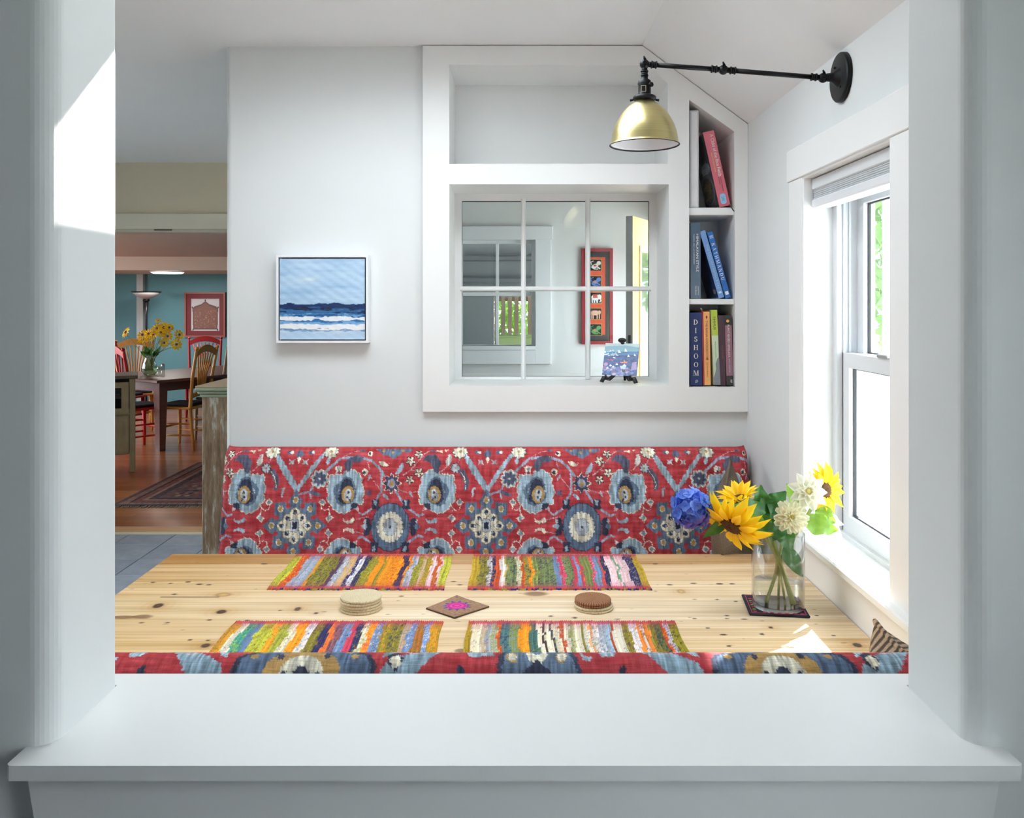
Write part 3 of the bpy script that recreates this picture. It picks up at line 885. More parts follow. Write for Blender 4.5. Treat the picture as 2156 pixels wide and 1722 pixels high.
    for cx in (1155, 1343): P.poly([(cx - 42, 310), (cx, 330), (cx + 40, 310), (cx + 24, 345), (cx + 38, 382), (cx, 368), (cx - 40, 380), (cx - 24, 345)], GREYB)
    for cx in (1115, 1415): P.ell(cx, 208, 46, 36, (80, 92, 120)); P.ell(cx + 20, 210, 24, 24, CREAM_)
    P.teeth([(2300, 150), (2830, 150), (2770, 215), (2690, 200), (2640, 260), (2560, 300), (2500, 255), (2420, 240), (2370, 190)], MID, None, 12, 45)
    for cx, cy_ in ((2555, 215), (2420, 180), (2690, 180)): P.ell(cx, cy_, 20, 24, GOLD_)
    P.poly([(3080, 185), (3250, 175), (3245, 225), (3200, 200)], CREAM_); P.ell(3110, 185, 50, 16, (90, 98, 120)); P.poly([(640, 160), (700, 160), (660, 200)], CREAM_)
    P.ell(2120, 180, 46, 20, (90, 98, 120)); P.ell(1660, 335, 26, 44, LIGHT, '', .2)

CLOTH = vcol_mat('rug_print_cloth', .85, [(1.0, (900, 60, 60), .18), (1.0, (60, 700, 700), .22), (1.0, (14, 14, 14), .08)], .35)
def wrap1(val, lo, hi, r):
    a = np.clip((lo + r - val) / r, 0, PI / 2); b = np.clip((val - hi + r) / r, 0, PI / 2)
    pos = np.where(a > 0, lo + r - r * np.sin(a), np.where(b > 0, hi - r + r * np.sin(b), val))
    return pos, r * (1 - np.cos(a)) + r * (1 - np.cos(b))

# far bench
bench = thing('banquette_bench', 'long banquette with red and blue rug-print backrest along the wall', 'bench', (-.11, 2.8, 0))
off = Vector((-.11, 2.8, 0))
BX0, BX1, BZ0, BZ1, r_ = XP(464, 2.985), XP(1581, 2.985), .60, 1.012, .05
Zk = 6.623
pxa, pxb, pya, pyb = 440, 1605, 925, 1200
cv = Canvas((pxa - 440) * Zk, (pxb - 440) * Zk, (pya - 920) * Zk, (pyb - 920) * Zk, 800, 190, RED)
cv.C[:] = np.array(RED) + (smooth_noise(190, 800, 60, 18)[..., None] - .5) * 26 + (smooth_noise(190, 800, 12, 200)[..., None] - .5) * 26
j_ = (RNG.random((190, 800)) - .5) * 13
cv.X = cv.X + j_; cv.Y = cv.Y + (RNG.random((190, 800)) - .5) * 9
cloth_print(Pattern(cv, 2636, 1235, 1187, range(-1, 4)))
def slub(cv, cells_v, cells_h, red_amp=.10, blue_amp=.26):
    """yarn irregularity of the cloth: upright streaks in the blues, cross slubs in the red"""
    n1 = smooth_noise(cv.ny, cv.nx, *cells_v) - .5; n2 = smooth_noise(cv.ny, cv.nx, *cells_h) - .5
    red = (cv.C[..., 0] > cv.C[..., 2] * 1.7)[..., None]
    k_ = np.where(red, 1 + (n2 * 2 * red_amp + n1 * red_amp)[..., None], 1 + (n1 * 2 * blue_amp + n2 * .12)[..., None])
    cv.C[:] = np.clip(cv.C * k_, 8, 246)
slub(cv, (16, 420), (95, 40))
def f_back(u, v):
    px = pxa + u * (pxb - pxa); py = pya + v * (pyb - pya)
    s = (px - CX) / F * 2.985; t = EYE - (py - CY) / F * 2.99
    x, dx = wrap1(s, BX0, BX1, r_); z, dz = wrap1(t, BZ0 - 1, BZ1, r_)
    y = 2.915 + (np.minimum(t, BZ1) - .62) / .39 * .08 + dx + dz
    return x - off.x, y - off.y, z
card('backrest', cv, f_back, CLOTH, bench)
MB().box(BX0 + .01 - off.x, BX1 - .01 - off.x, 3.03 - off.y, 3.095 - off.y, .0, .97, .01).build('back_panel', TRIM, bench)
MB().box(-1.03 - off.x, .80 - off.x, 2.66 - off.y, 3.03 - off.y, 0, .36, .004).build('seat_box', TRIM, bench)
mb = MB().box(-1.03 - off.x, .80 - off.x, 2.64 - off.y, 2.96 - off.y, .362, .46, .03)
mb.build('seat_cushion', paint('seat_cloth', (150, 60, 62), .9, .15, 60), bench)

# near bench: only the rolled top shows above the ledge
b2 = thing('banquette_bench', 'near banquette whose rug-print rolled top shows just above the ledge', 'bench', (-.13, 1.4, 0))
off2 = Vector((-.13, 1.4, 0))
nx2, ny2 = 900, 44
c2 = Canvas(60, 1985, -18, 62, nx2, ny2, RED)
c2.C[:] = np.array((170, 56, 62)) + (smooth_noise(ny2, nx2, 14, 30)[..., None] - .5) * 24 + (smooth_noise(ny2, nx2, 3, 300)[..., None] - .5) * 20
c2.X = c2.X + (RNG.random((ny2, nx2)) - .5) * 5; c2.Y = c2.Y + (RNG.random((ny2, nx2)) - .5) * 2
P2 = Pattern(c2, 1000, 640, 20, (-1, 0, 1))
P2.teeth([(505, 45), (515, 24), (545, 14), (580, -4), (700, -4), (740, 14), (770, 24), (785, 46), (770, 70), (520, 70)], (84, 102, 128), NAVY, 3, 14)
P2.ell(640, 52, 80, 44, GOLD_); P2.ell(640, 56, 47, 34, (206, 202, 184)); P2.ell(640, 56, 18, 16, NAVY); P2.ell(605, 58, 8, 12, NAVY); P2.ell(676, 58, 8, 12, NAVY)
for dx in (-92, 92): P2.ell(640 + dx, 10, 9, 4, GOLD_); P2.ell(640 + dx * 1.15, 24, 8, 5, GOLD_)
P2.ell(590, 24, 7, 7, NAVY); P2.ell(688, 22, 7, 7, NAVY)
P2.teeth([(350, 4), (372, 0), (430, 22), (470, 40), (480, 62), (420, 62), (390, 40)], (136, 160, 176), None, 3, 10, 'x')
P2.poly([(262, 12), (285, 5), (300, 12), (292, 24), (268, 26)], LIGHT, 'x'); P2.poly([(310, 2), (352, -2), (350, 8), (318, 9)], CREAM_, 'x'); P2.poly([(385, -3), (402, -4), (400, 5), (388, 6)], CREAM_, 'x')
P2.poly([(450, 6), (470, 4), (476, 26), (462, 22)], LIGHT, 'x'); P2.line([(388, 18), (440, 8), (470, 4)], 2.5, (222, 170, 170), 'x')
P2.poly([(300, 44), (315, 38), (318, 60), (300, 62)], NAVY, 'x'); P2.poly([(335, 52), (380, 50), (370, 66), (340, 66)], NAVY, 'x')
P2.poly([(815, 20), (835, 12), (850, 30), (838, 48), (818, 38)], NAVY, ''); P2.poly([(820, 28), (838, 20), (848, 38), (830, 44)], CREAM_)
P2.teeth([(1058, 50), (1064, 20), (1072, 6), (1190, 6), (1200, 22), (1212, 50), (1212, 70), (1058, 70)], MID, NAVY, 3, 12)
P2.ell(1131, 14, 22, 24, CREAM_); P2.ell(1131, 8, 13, 11, (96, 112, 140)); P2.ell(1078, 24, 12, 11, GOLD_, '', .7); P2.ell(1078, 24, 9, 8, CREAM_, '', .7); P2.ell(1183, 24, 12, 11, GOLD_, '', -.7); P2.ell(1183, 24, 9, 8, CREAM_, '', -.7)
P2.poly([(1100, 50), (1131, 30), (1162, 50), (1160, 66), (1100, 66)], (46, 48, 66))
P2.poly([(1010, 14), (1036, 6), (1040, 22), (1016, 24)], LIGHT); P2.poly([(1222, 6), (1232, 24), (1248, 26), (1240, 34), (1226, 30)], LIGHT)
slub(c2, (4, 460), (30, 60))
def f_roll(u, v):
    px = 60 + u * (1985 - 60); q = -18 + v * 80
    ang = np.radians(59 + q * 1.58)             # 0 = far side, 90 = crest, 180 = near side
    R1 = .043
    x = np.clip((px - CX) / F * 1.235, -1.0, .79)
    return x - off2.x, 1.246 + R1 * np.cos(ang) - off2.y, .966 + R1 * np.sin(ang)
card('rolled_top', c2, f_roll, CLOTH, b2)
mb = MB()
mb.add([(-1.0, 1.21, .97), (.79, 1.21, .97), (.79, 1.283, .97), (-1.0, 1.283, .97), (-1.0, 1.20, .3), (.79, 1.20, .3), (.79, 1.40, .42), (-1.0, 1.40, .42)],
       [(0, 1, 2, 3), (4, 5, 6, 7), (0, 1, 5, 4), (1, 2, 6, 5), (2, 3, 7, 6), (3, 0, 4, 7)])
mb.xf(Matrix.Translation(-off2)).build('backrest', paint('seat_cloth', (150, 60, 62), .9, .15, 60), b2)
MB().box(-1.0 - off2.x, .79 - off2.x, 1.24 - off2.y, 1.66 - off2.y, .362, .46, .03).build('seat_cushion', MATS['seat_cloth'], b2)
MB().box(-1.0 - off2.x, .79 - off2.x, 1.22 - off2.y, 1.64 - off2.y, 0, .36, .004).build('seat_box', TRIM, b2)

# cushions
def pillow(name, label, size, M, mat, thick=.085):
    o = thing(name, label, 'cushion'); o.matrix_world = M
    mb = MB()
    n = 17
    for sg in (1, -1):
        def fn(u, v, sg=sg):
            a, b = u * 2 - 1, v * 2 - 1
            h = thick * ((1 - a * a) * (1 - b * b)) ** .45
            pin = 1 - .10 * (1 - a * a) * abs(b) ** 3; pin2 = 1 - .10 * (1 - b * b) * abs(a) ** 3
            return (a * size / 2 * pin2, sg * h, b * size / 2 * pin)
        mb.grid(n, n, fn)
    mb.build('cover', mat, o)
    pts = []
    for k in range(4):
        for t in range(8):
            s_ = t / 8 * 2 - 1
            p = [(s_, -1), (1, s_), (-s_, 1), (-1, -s_)][k]
            pin = 1 - .10 * (1 - p[0] ** 2) * abs(p[1]) ** 3; pin2 = 1 - .10 * (1 - p[1] ** 2) * abs(p[0]) ** 3
            pts.append((p[0] * size / 2 * pin2, 0, p[1] * size / 2 * pin))
    MB().tube(pts + [pts[0]], .005, 6, False).build('piping', mat, o)
    return o
def knit_mat(name, ca, cb, sc):
    k = Nodes(name)
    wv = k.n('ShaderNodeTexWave', wave_type='BANDS', bands_direction='DIAGONAL'); wv.inputs['Scale'].default_value = sc; wv.inputs['Distortion'].default_value = 2.5; wv.inputs['Detail'].default_value = 2
    k.l(k.coords(), wv.inputs['Vector'])
    nz = k.noise(k.coords((300, 300, 900)), 1.0, 3)
    c = k.mix(k.ramp(wv.outputs['Fac'], [(.2, ca), (.7, cb)]), k.ramp(nz, [(.3, (.55, .55, .55, 1)), (.7, (1.25, 1.25, 1.25, 1))]), 1.0, 'MULTIPLY')
    k.bsdf(c, .9, 0, wv.outputs['Fac'], .6, .004)
    return k.m
TAUPE = knit_mat('taupe_weave', (116, 99, 84), (138, 121, 103), 150)
STRIPE = knit_mat('striped_knit', (70, 56, 46), (176, 152, 124), 22)
pillow('throw_cushion', 'taupe woven cushion propped in the corner behind the flower vase', .40,
       Matrix.Translation((.695, 2.77, .745)) @ Matrix.Rotation(math.radians(68), 4, 'Z') @ Matrix.Rotation(math.radians(-6), 4, 'X') @ Matrix.Rotation(math.radians(-16), 4, 'Y'), TAUPE, .055)
pillow('throw_cushion', 'brown striped knit cushion at the end of the near banquette', .42,
       Matrix.Translation((.733, 1.50, .70)) @ Matrix.Rotation(math.radians(84), 4, 'Z') @ Matrix.Rotation(math.radians(-10), 4, 'X') @ Matrix.Rotation(math.radians(8), 4, 'Y'), STRIPE)

# ---------------------------------------------------------------- table
ZT = .76
def TP(px, py):
    y = (EYE - ZT) * F / (py - CY)
    return (px - CX) / F * y, y
table = thing('dining_table', 'long knotty pale pine plank table in the nook', 'table', (-.125, 2.14, 0))
offt = Vector((-.125, 2.14, 0))
WOOD = vcol_mat('knotty_pine', .38, [(1.0, (3, 160, 160), .07), (1.0, (8, 420, 420), .06)], .06, spec=.4)
knots = [(333, 1275, 11, 5, 1), (466, 1288, 11, 4, 1), (433, 1359, 10, 4, 1), (470, 1252, 12, 3, 2), (1128, 1250, 26, 5, 3), (627, 1282, 7, 4, 1), (665, 1291, 5, 2, 1), (1805, 1358, 10, 4, 1), (1623, 1321, 5, 2, 1), (1605, 1335, 5, 2, 0), (1523, 1336, 8, 1.5, 0),
         (1845, 1346, 5, 1.5, 0), (1434, 1245, 6, 3, 2), (367, 1251, 6, 1.5, 0), (322, 1226, 5, 1.3, 0), (359, 1228, 5, 1.3, 0), (396, 1225, 6, 1.5, 0), (420, 1230, 7, 1.5, 0), (440, 1231, 6, 1.3, 0), (298, 1311, 5, 1.4, 0), (352, 1311, 5, 1.4, 0),
         (441, 1305, 6, 1.4, 0), (520, 1306, 5, 1.3, 0), (400, 1347, 5, 1.6, 0), (438, 1348, 4, 1.3, 0), (556, 1187, 7, 1.4, 0), (1380, 1187, 6, 1.3, 0), (300, 1298, 22, 4, 3), (260, 1299, 30, 3, 3), (1410, 1231, 7, 1.4, 0), (1460, 1228, 7, 1.4, 0), (1515, 1229, 8, 1.5, 0), (1541, 1229, 6, 1.4, 0),
         (1510, 1262, 4, 1.2, 0), (1549, 1266, 4, 1.2, 0), (1462, 1302, 5, 1.3, 0), (1530, 1296, 5, 1.4, 0), (1567, 1303, 7, 1.6, 0), (1530, 1302, 5, 1.2, 0), (1350, 1325, 5, 1.3, 0), (1490, 1322, 5, 1.3, 0), (1300, 1303, 6, 1.4, 0), (1210, 1300, 5, 1.3, 0), (1160, 1297, 5, 1.3, 0), (590, 1285, 3, 1.2, 0), (705, 1307, 4, 1.2, 0), (750, 1312, 4, 1.2, 0), (845, 1255, 5, 1.3, 0), (1000, 1315, 6, 1.3, 0), (970, 1370, 14, 4, 3), (1535, 1360, 5, 1.5, 0), (1755, 1338, 4, 1.3, 0), (1720, 1296, 4, 1.3, 0), (955, 1224, 6, 1.3, 0), (968, 1231, 6, 1.3, 0)]
edges = [2.602, 2.500, 2.352, 2.215, 2.068, 1.945, 1.815, 1.690]
tones = [(186, 146, 98), (216, 184, 142), (224, 197, 158), (228, 205, 170), (224, 198, 160), (219, 190, 146), (222, 196, 154)]
X0t, X1t = -1.05, .801
for k in range(7):
    ya, yb = edges[k + 1] + .0009, edges[k] - .0009
    nxp = 400; nyp = max(10, int((yb - ya) / .0019))
    cvp = Canvas(X0t, X1t, ya, yb, nxp, nyp, tones[k])
    st = smooth_noise(nyp, nxp, max(4, nyp // 3), 5) - .5
    s2 = smooth_noise(nyp, nxp, max(3, nyp // 9), 3) - .5
    s3 = smooth_noise(nyp, nxp, 3, 8) - .5
    cvp.C[:] += (st * 34 + s2 * 26 + s3 * 14)[..., None] * np.array([.8, 1.0, 1.25])
    dl = np.clip((-.35 - cvp.X) / .7, 0, 1)[..., None]
    cvp.C[:] -= dl * np.array([8, 16, 30])                    # the boards are yellower towards this end
    Yc = cvp.Y
    for px, py, rx, ry, kind in knots:
        xk, yk = TP(px, py)
        if not (ya - .01 < yk < yb + .01): continue
        sx = rx / F * yk; sy = ry / F * yk * 3.0
        dx = (cvp.X - xk) / sx; dy = (Yc - yk) / sy
        d = np.sqrt(dx * dx + dy * dy)
        if kind in (1, 2):
            halo = np.exp(-(dx / 3.2) ** 2 - (dy / 2.0) ** 2)[..., None]
            ring = (np.sin(np.clip(d * 5, 0, 30)) * .5 + .5)[..., None]
            cvp.C[:] -= halo * (18 + 16 * ring) * np.array([.7, 1.0, 1.25])
        mk = np.clip((1.15 - d) * 2.2, 0, 1)[..., None]
        colk = {0: (74, 52, 34), 1: (66, 40, 26), 2: (206, 168, 96), 3: (116, 84, 56)}[kind]
        if kind == 3: mk = mk * .75
        if kind == 2:
            rim = np.clip((1.5 - d) * 2.2, 0, 1)[..., None]
            cvp.C[:] = cvp.C * (1 - rim * .6) + np.array((110, 78, 48)) * rim * .6
        cvp.C[:] = cvp.C * (1 - mk) + np.array(colk) * mk
        if kind == 1: 
            mk2 = np.clip((.45 - d) * 4, 0, 1)[..., None]; cvp.C[:] = cvp.C * (1 - mk2) + np.array((104, 70, 48)) * mk2
    for _ in range(16):
        xk, yk = RNG.uniform(X0t, X1t), RNG.uniform(ya, yb)
        d = np.sqrt(((cvp.X - xk) / RNG.uniform(.003, .008)) ** 2 + ((Yc - yk) / RNG.uniform(.0016, .003)) ** 2)
        mk = (np.clip((1.1 - d) * 2, 0, 1) * RNG.uniform(.3, .8))[..., None]; cvp.C[:] = cvp.C * (1 - mk) + np.array((96, 70, 46)) * mk
    if k == 2:
        mk = (np.exp(-((Yc - TP(0, 1256.5)[1]) / .0022) ** 2) * ((cvp.X > TP(338, 1256)[0]) & (cvp.X < TP(462, 1256)[0])))[..., None]
        cvp.C[:] = cvp.C * (1 - mk * .8) + np.array((80, 56, 34)) * mk * .8
    cvp.C[:] = np.clip(cvp.C, 10, 245)
    def f_pl(u, v, ya=ya, yb=yb):
        e = np.minimum(np.minimum(v, 1 - v) * (yb - ya), .002) / .002
        return X0t + u * (X1t - X0t) - offt.x, ya + v * (yb - ya) - offt.y, ZT - .0015 * (1 - e)
    pk = card('plank', cvp, f_pl, WOOD, table)
    MB().box(X0t - offt.x, X1t - offt.x, ya - offt.y, yb - offt.y, ZT - .04, ZT - .0016).build('plank_body', paint('pine_side', (206, 172, 124), .5, .12, 6, stretch=(1, 20, 20)), pk)
for x_ in (-.85, .62):
    MB().box(x_ - .04 - offt.x, x_ + .04 - offt.x, 1.85 - offt.y, 2.45 - offt.y, .0, ZT - .041, .005).build('trestle_leg', MATS['pine_side'], table)

# ---------------------------------------------------------------- placemats
RAG = vcol_mat('rag_weave', .95, [(1.0, (700, 500, 700), .16)], .3)
OL, YG, OR, RU, NV, WH, PK, BL, GR, PP, TL = (150, 138, 52), (198, 198, 70), (250, 158, 36), (196, 84, 40), (48, 50, 96), (236, 226, 222), (240, 200, 204), (120, 146, 190), (164, 170, 182), (96, 64, 84), (70, 150, 130)
CR, TN, MG, GN = (232, 222, 196), (196, 172, 140), (214, 70, 100), (128, 140, 84)
mats = [
 ('multicoloured rag placemat with a broad bright orange band, near the far banquette', -.668, -.196, 2.270, 2.588,
  [(.075, YG, OL), (.055, RU, OR), (.10, GR, BL), (.02, OR, YG), (.13, OL, NV), (.035, PP, NV), (.05, GR, WH), (.06, TN, OR), (.03, NV, WH), (.03, WH, BL), (.04, NV, OL), (.07, OL, YG), (.05, OR, OR), (.025, OL, OL), (.05, OR, OR), (.08, OR, RU), (.045, NV, RU), (.02, OR, RU), (.03, GR, WH), (.02, (200, 196, 230), WH), (.05, OL, YG), (.03, TN, RU), (.04, OL, OR), (.035, PK, WH), (.03, RU, OL), (.02, PK, WH), (.06, YG, OL)]),
 ('rag placemat in navy and olive with wide pale pink bands, near the far banquette', -.133, .358, 2.270, 2.588,
  [(.05, (196, 160, 48), OL), (.055, OL, NV), (.02, WH, NV), (.02, NV, OR), (.03, (222, 92, 50), RU), (.03, WH, CR), (.01, (200, 160, 60), WH), (.06, GN, NV), (.03, CR, OL), (.02, RU, OR), (.03, OL, NV), (.02, OR, RU), (.03, GN, YG), (.10, GN, NV), (.03, BL, GR), (.025, MG, PK), (.05, GN, NV), (.02, MG, RU), (.02, BL, GR), (.02, MG, OR), (.05, GN, OL), (.02, MG, PK), (.04, BL, GN), (.015, (230, 90, 80), MG), (.03, NV, GN), (.05, PK, WH), (.015, (120, 160, 130), GN), (.055, PK, WH), (.05, NV, TN), (.04, (204, 168, 60), OL)]),
 ('rag placemat with green and yellow stripes at one end, by the near banquette', -.674, -.178, 1.728, 2.044,
  [(.05, (214, 150, 50), OL), (.03, CR, WH), (.05, TL, YG), (.04, (110, 130, 170), TL), (.08, YG, OL), (.03, OR, YG), (.05, (176, 180, 70), OL), (.04, CR, TN), (.05, OR, OR), (.04, WH, GR), (.05, OL, PP), (.04, NV, PP), (.03, (226, 110, 60), OR), (.04, (150, 100, 110), PP), (.04, BL, GR), (.03, MG, RU), (.03, NV, OL), (.03, CR, OL), (.03, OR, MG), (.04, BL, WH), (.05, OL, OR), (.06, OL, NV), (.03, TN, PK), (.04, BL, WH), (.05, (180, 110, 50), OL), (.03, BL, WH), (.05, (212, 150, 40), OL)]),
 ('mostly cream and white rag placemat with olive edges, by the near banquette', -.119, .374, 1.728, 2.044,
  [(.035, (176, 140, 36), OL), (.05, (240, 226, 196), CR), (.03, TN, WH), (.03, GR, TN), (.04, (190, 190, 160), GN), (.02, RU, OR), (.05, (90, 130, 130), NV), (.05, GN, BL), (.06, OR, (240, 180, 60)), (.04, (70, 110, 110), OL), (.03, CR, WH), (.015, (80, 60, 50), PP), (.03, CR, WH), (.015, (60, 70, 90), OL), (.04, CR, TN), (.02, RU, GR), (.03, CR, WH), (.03, (180, 180, 140), OL), (.04, CR, WH), (.015, OL, GN), (.03, CR, BL), (.015, (240, 170, 130), OR), (.03, WH, GN), (.04, GR, WH), (.03, (170, 190, 200), BL), (.015, RU, (140, 70, 30)), (.06, (240, 232, 214), CR), (.04, OL, PP), (.04, WH, GR), (.025, (236, 140, 70), OR), (.02, WH, PP), (.03, (236, 140, 70), OR), (.03, OL, PP), (.03, (110, 116, 60), NV), (.02, RU, OR), (.03, (190, 184, 190), PP), (.05, (150, 140, 40), (60, 56, 40))])]
def placemat(label, x0, x1, y0, y1, stripes, seed):
    rng = np.random.default_rng(seed)
    o = thing('placemat', label, 'placemat', ((x0 + x1) / 2, (y0 + y1) / 2, ZT + .0004), group='rag placemats on the pine table')
    nc = 98; sub = 5; nx = nc * sub + 1; ny = 110
    u = np.linspace(0, 1, nx); v = np.linspace(0, 1, ny)
    tot = sum(s[0] for s in stripes); cum = np.cumsum([s[0] / tot for s in stripes])
    cord = np.minimum((np.arange(nx) / sub).astype(int), nc - 1)
    C = np.zeros((ny, nx, 3))
    wob = smooth_noise(ny, nc, 7, 14, rng) - .5 + (smooth_noise(ny, nc, 9, nc, rng) - .5) * .35                # stripe edges wander from cord to cord
    for c in range(nc):
        t = (c + .5) / nc + wob[:, c] * .022
        idx = np.minimum(np.searchsorted(cum, np.clip(t, 0, .9999)), len(stripes) - 1)
        a = np.array([stripes[i][1] for i in idx], float); b = np.array([stripes[i][2] for i in idx], float)
        fl = (np.clip((smooth_noise(ny, 1, 52, 1, rng)[:, 0] - .60) * 5, 0, 1) * .6)[:, None]
        fl2 = (rng.random(ny) > .93)[:, None]
        col = a * (1 - fl) + b * fl
        col = np.where(fl2, col * .7, col) * (1 + (rng.random() - .5) * .2)
        C[:, cord == c] = col[:, None, :]
    # crimson warp at both ends
    vv = v[:, None, None]; endf = np.clip((.085 - np.minimum(vv, 1 - vv)) / .03, 0, 1) * .78
    C = C * (1 - endf) + np.array((206, 62, 84)) * endf
    mid = np.clip((.19 - np.minimum(vv, 1 - vv)) / .04, 0, 1) * .18
    C = C * (1 - mid) + np.array((150, 70, 90)) * mid
    ph = (np.arange(nx) % sub) / sub; prof = np.abs(np.sin(ph * PI))
    C[0, :], C[-1, :] = C[0] * .5, C[-1] * .5
    loops = np.array([NV, RU, OL, (150, 60, 80), (60, 60, 110), (120, 100, 60)])[rng.integers(0, 6, nc)]
    for e in (0, 1, -1, -2):
        C[e] = loops[cord]
    lump = smooth_noise(ny, nx, 30, nc, rng)
    Zh = .0012 + .0026 * prof[None, :] + .0012 * lump
    Zh[:, 0] = Zh[:, -1] = 0; Zh[0] = Zh[-1] = 0
    ex = (rng.random(nc) - .5) * .006
    yy = y0 + v[:, None] * (y1 - y0) + (v[:, None] - .5) * 2 * ex[cord][None, :] * (np.abs(v[:, None] - .5) > .42)
    xx = x0 + u[None, :] * (x1 - x0) + .0018 * np.sin(v[:, None] * 9 + seed) 
    P = np.stack([xx + 0 * yy - o.location.x, yy + 0 * xx - o.location.y, Zh + 0 * xx], -1).reshape(-1, 3)
    np_mesh('woven_rags', P, grid_faces(nx, ny), np.clip(C, 8, 250).reshape(-1, 3), RAG, o)
for k, a in enumerate(mats): placemat(*a, seed=40 + k)

# ---------------------------------------------------------------- coasters
def straw(name, ca, cb, ticks):
    k = Nodes(name)
    tc = k.n('ShaderNodeTexCoord'); sep = k.n('ShaderNodeSeparateXYZ'); k.l(tc.outputs['Object'], sep.inputs[0])
    at = k.n('ShaderNodeMath', operation='ARCTAN2'); k.l(sep.outputs[1], at.inputs[0]); k.l(sep.outputs[0], at.inputs[1])
    mu = k.n('ShaderNodeMath', operation='MULTIPLY'); mu.inputs[1].default_value = ticks; k.l(at.outputs[0], mu.inputs[0])
    sn = k.n('ShaderNodeMath', operation='SINE'); k.l(mu.outputs[0], sn.inputs[0])
    nz = k.noise(k.coords((400, 400, 400)), 1.0, 3)
    ad = k.n('ShaderNodeMath', operation='MULTIPLY_ADD'); ad.inputs[1].default_value = .35; k.l(sn.outputs[0], ad.inputs[0]); k.l(nz, ad.inputs[2])
    k.bsdf(k.ramp(ad.outputs[0], [(.05, ca), (.6, cb)]), .75, 0, ad.outputs[0], .35, .001)
    return k.m
STRAW = straw('coiled_straw', (176, 156, 116), (222, 208, 174), 90)
RATTAN = straw('coiled_rattan', (84, 50, 32), (164, 114, 76), 44)
def coaster_mesh(r, coils, h):
    prof = [(1e-4, h * .85)]
    w = r / coils
    for c in range(coils):
        for t in (0.0, .25, .5, .75):
            prof.append((max(1e-4, (c + t) * w), h * (.78 + .22 * math.sin(t * PI))))
    prof += [(r * .995, h * .62), (r, h * .4), (r * .99, h * .15), (r * .96, 0), (1e-4, 0)]
    return MB().lathe(prof, 40)
def stack(px, py, rows, words):
    x, y = TP(px, py); z = ZT + .0002
    for n_, (r, h, mat, lab) in enumerate(rows):
        o = coaster_mesh(r, 9, h).build('coaster', mat)
        o.location = (x + random.uniform(-.0016, .0016), y + random.uniform(-.0016, .0016), z)
        tag(o, lab, 'coaster', words); z += h + .0002
ordw = ['bottom', 'second from the bottom', 'middle', 'second from the top', 'top']
stack(760, 1281, [(.0515, .0064, STRAW, 'pale coiled straw coaster, %s of the all-straw stack' % w_) for w_ in ordw], 'straw coaster stack')
stack(1249, 1279, [(.0490, .0058, STRAW, 'pale straw coaster at the bottom of the mixed stack'), (.0490, .0058, STRAW, 'pale straw coaster just under the brown coasters'),
                   (.0455, .0062, RATTAN, 'brown coiled rattan coaster just under the topmost brown one'), (.0458, .0062, RATTAN, 'brown coiled rattan coaster on top of the mixed stack')], 'mixed coaster stack')
# square mat with a pink sun
cvq = Canvas(-1, 1, -1, 1, 110, 110, (150, 118, 92))
cvq.C[:] += (smooth_noise(110, 110, 30, 30)[..., None] - .5) * 26
st = [((.70 if k % 2 == 0 else .44) * math.cos(PI * k / 11), (.70 if k % 2 == 0 else .44) * math.sin(PI * k / 11)) for k in range(22)]
cvq.poly(st, (84, 62, 150)); cvq.ell(0, 0, .47, .47, (206, 62, 142))
for k in range(4): cvq.ell(0, 0, .42 - k * .1, .42 - k * .1, ((176, 44, 124), (216, 72, 152))[k % 2])
for a, b in ((-.78, -.78), (.78, -.78), (.78, .78), (-.78, .78)): cvq.ell(a, b, .05, .05, (96, 66, 140))
qc = [TP(897, 1283), TP(962, 1257), TP(1030, 1279), TP(957, 1303)]
qx = sum(p[0] for p in qc) / 4; qy = sum(p[1] for p in qc) / 4
sq = thing('square_coaster', 'square tan mat turned cornerwise with a magenta and violet sun motif', 'coaster', (qx, qy, ZT + .0003))
def f_q(u, v):
    A, B, C_, D = [np.array((p[0] - qx, p[1] - qy)) for p in (qc[3], qc[2], qc[1], qc[0])]
    x = (A[0] * (1 - u) + B[0] * u) * (1 - v) + (D[0] * (1 - u) + C_[0] * u) * v
    y = (A[1] * (1 - u) + B[1] * u) * (1 - v) + (D[1] * (1 - u) + C_[1] * u) * v
    e = np.minimum(np.minimum(u, 1 - u), np.minimum(v, 1 - v))
    return x, y, .0052 - .0014 * np.clip((.02 - e) / .02, 0, 1) + .0014 * np.sin(u * 5) * np.sin(v * 4)
card('printed_face', cvq, f_q, vcol_mat('felt_print', .95, [(1.0, (700, 700, 700), .14)], .3), sq)
MB().plate('z', [(p[0] - qx, p[1] - qy) for p in qc], [], 0, .0036).build('edge', paint('brown_edge', (84, 60, 46), .9), sq)
# ---------------------------------------------------------------- seascape on the wall
sx0, sx1, sz0, sz1 = XP(581, 3.055), XP(775, 3.055), ZP(722, 3.055), ZP(537, 3.055)
sp = thing('framed_painting', 'small seascape with dark blue horizon and white surf in a white float frame', 'painting', ((sx0 + sx1) / 2, YB, sz0))
spo = sp.location
fw = .008
fr = MB().plate('y', rect(sx0 - spo.x, sx1 - spo.x, 0, sz1 - sz0), [rect(sx0 - spo.x + fw, sx1 - spo.x - fw, fw, sz1 - sz0 - fw)], -.045, -.002)
fr.build('frame', paint('white_lacquer', (238, 240, 244), .4, .01), sp)
MB().box(sx0 - spo.x + .002, sx1 - spo.x - .002, -.012, -.003, .002, sz1 - sz0 - .002).build('backing', paint('navy_backing', (36, 44, 62), .7), sp)
n = 150
cv = Canvas(0, 100, 0, 100, n, n, (176, 203, 228))                 # y runs down the canvas
Y_ = cv.Y; X_ = cv.X
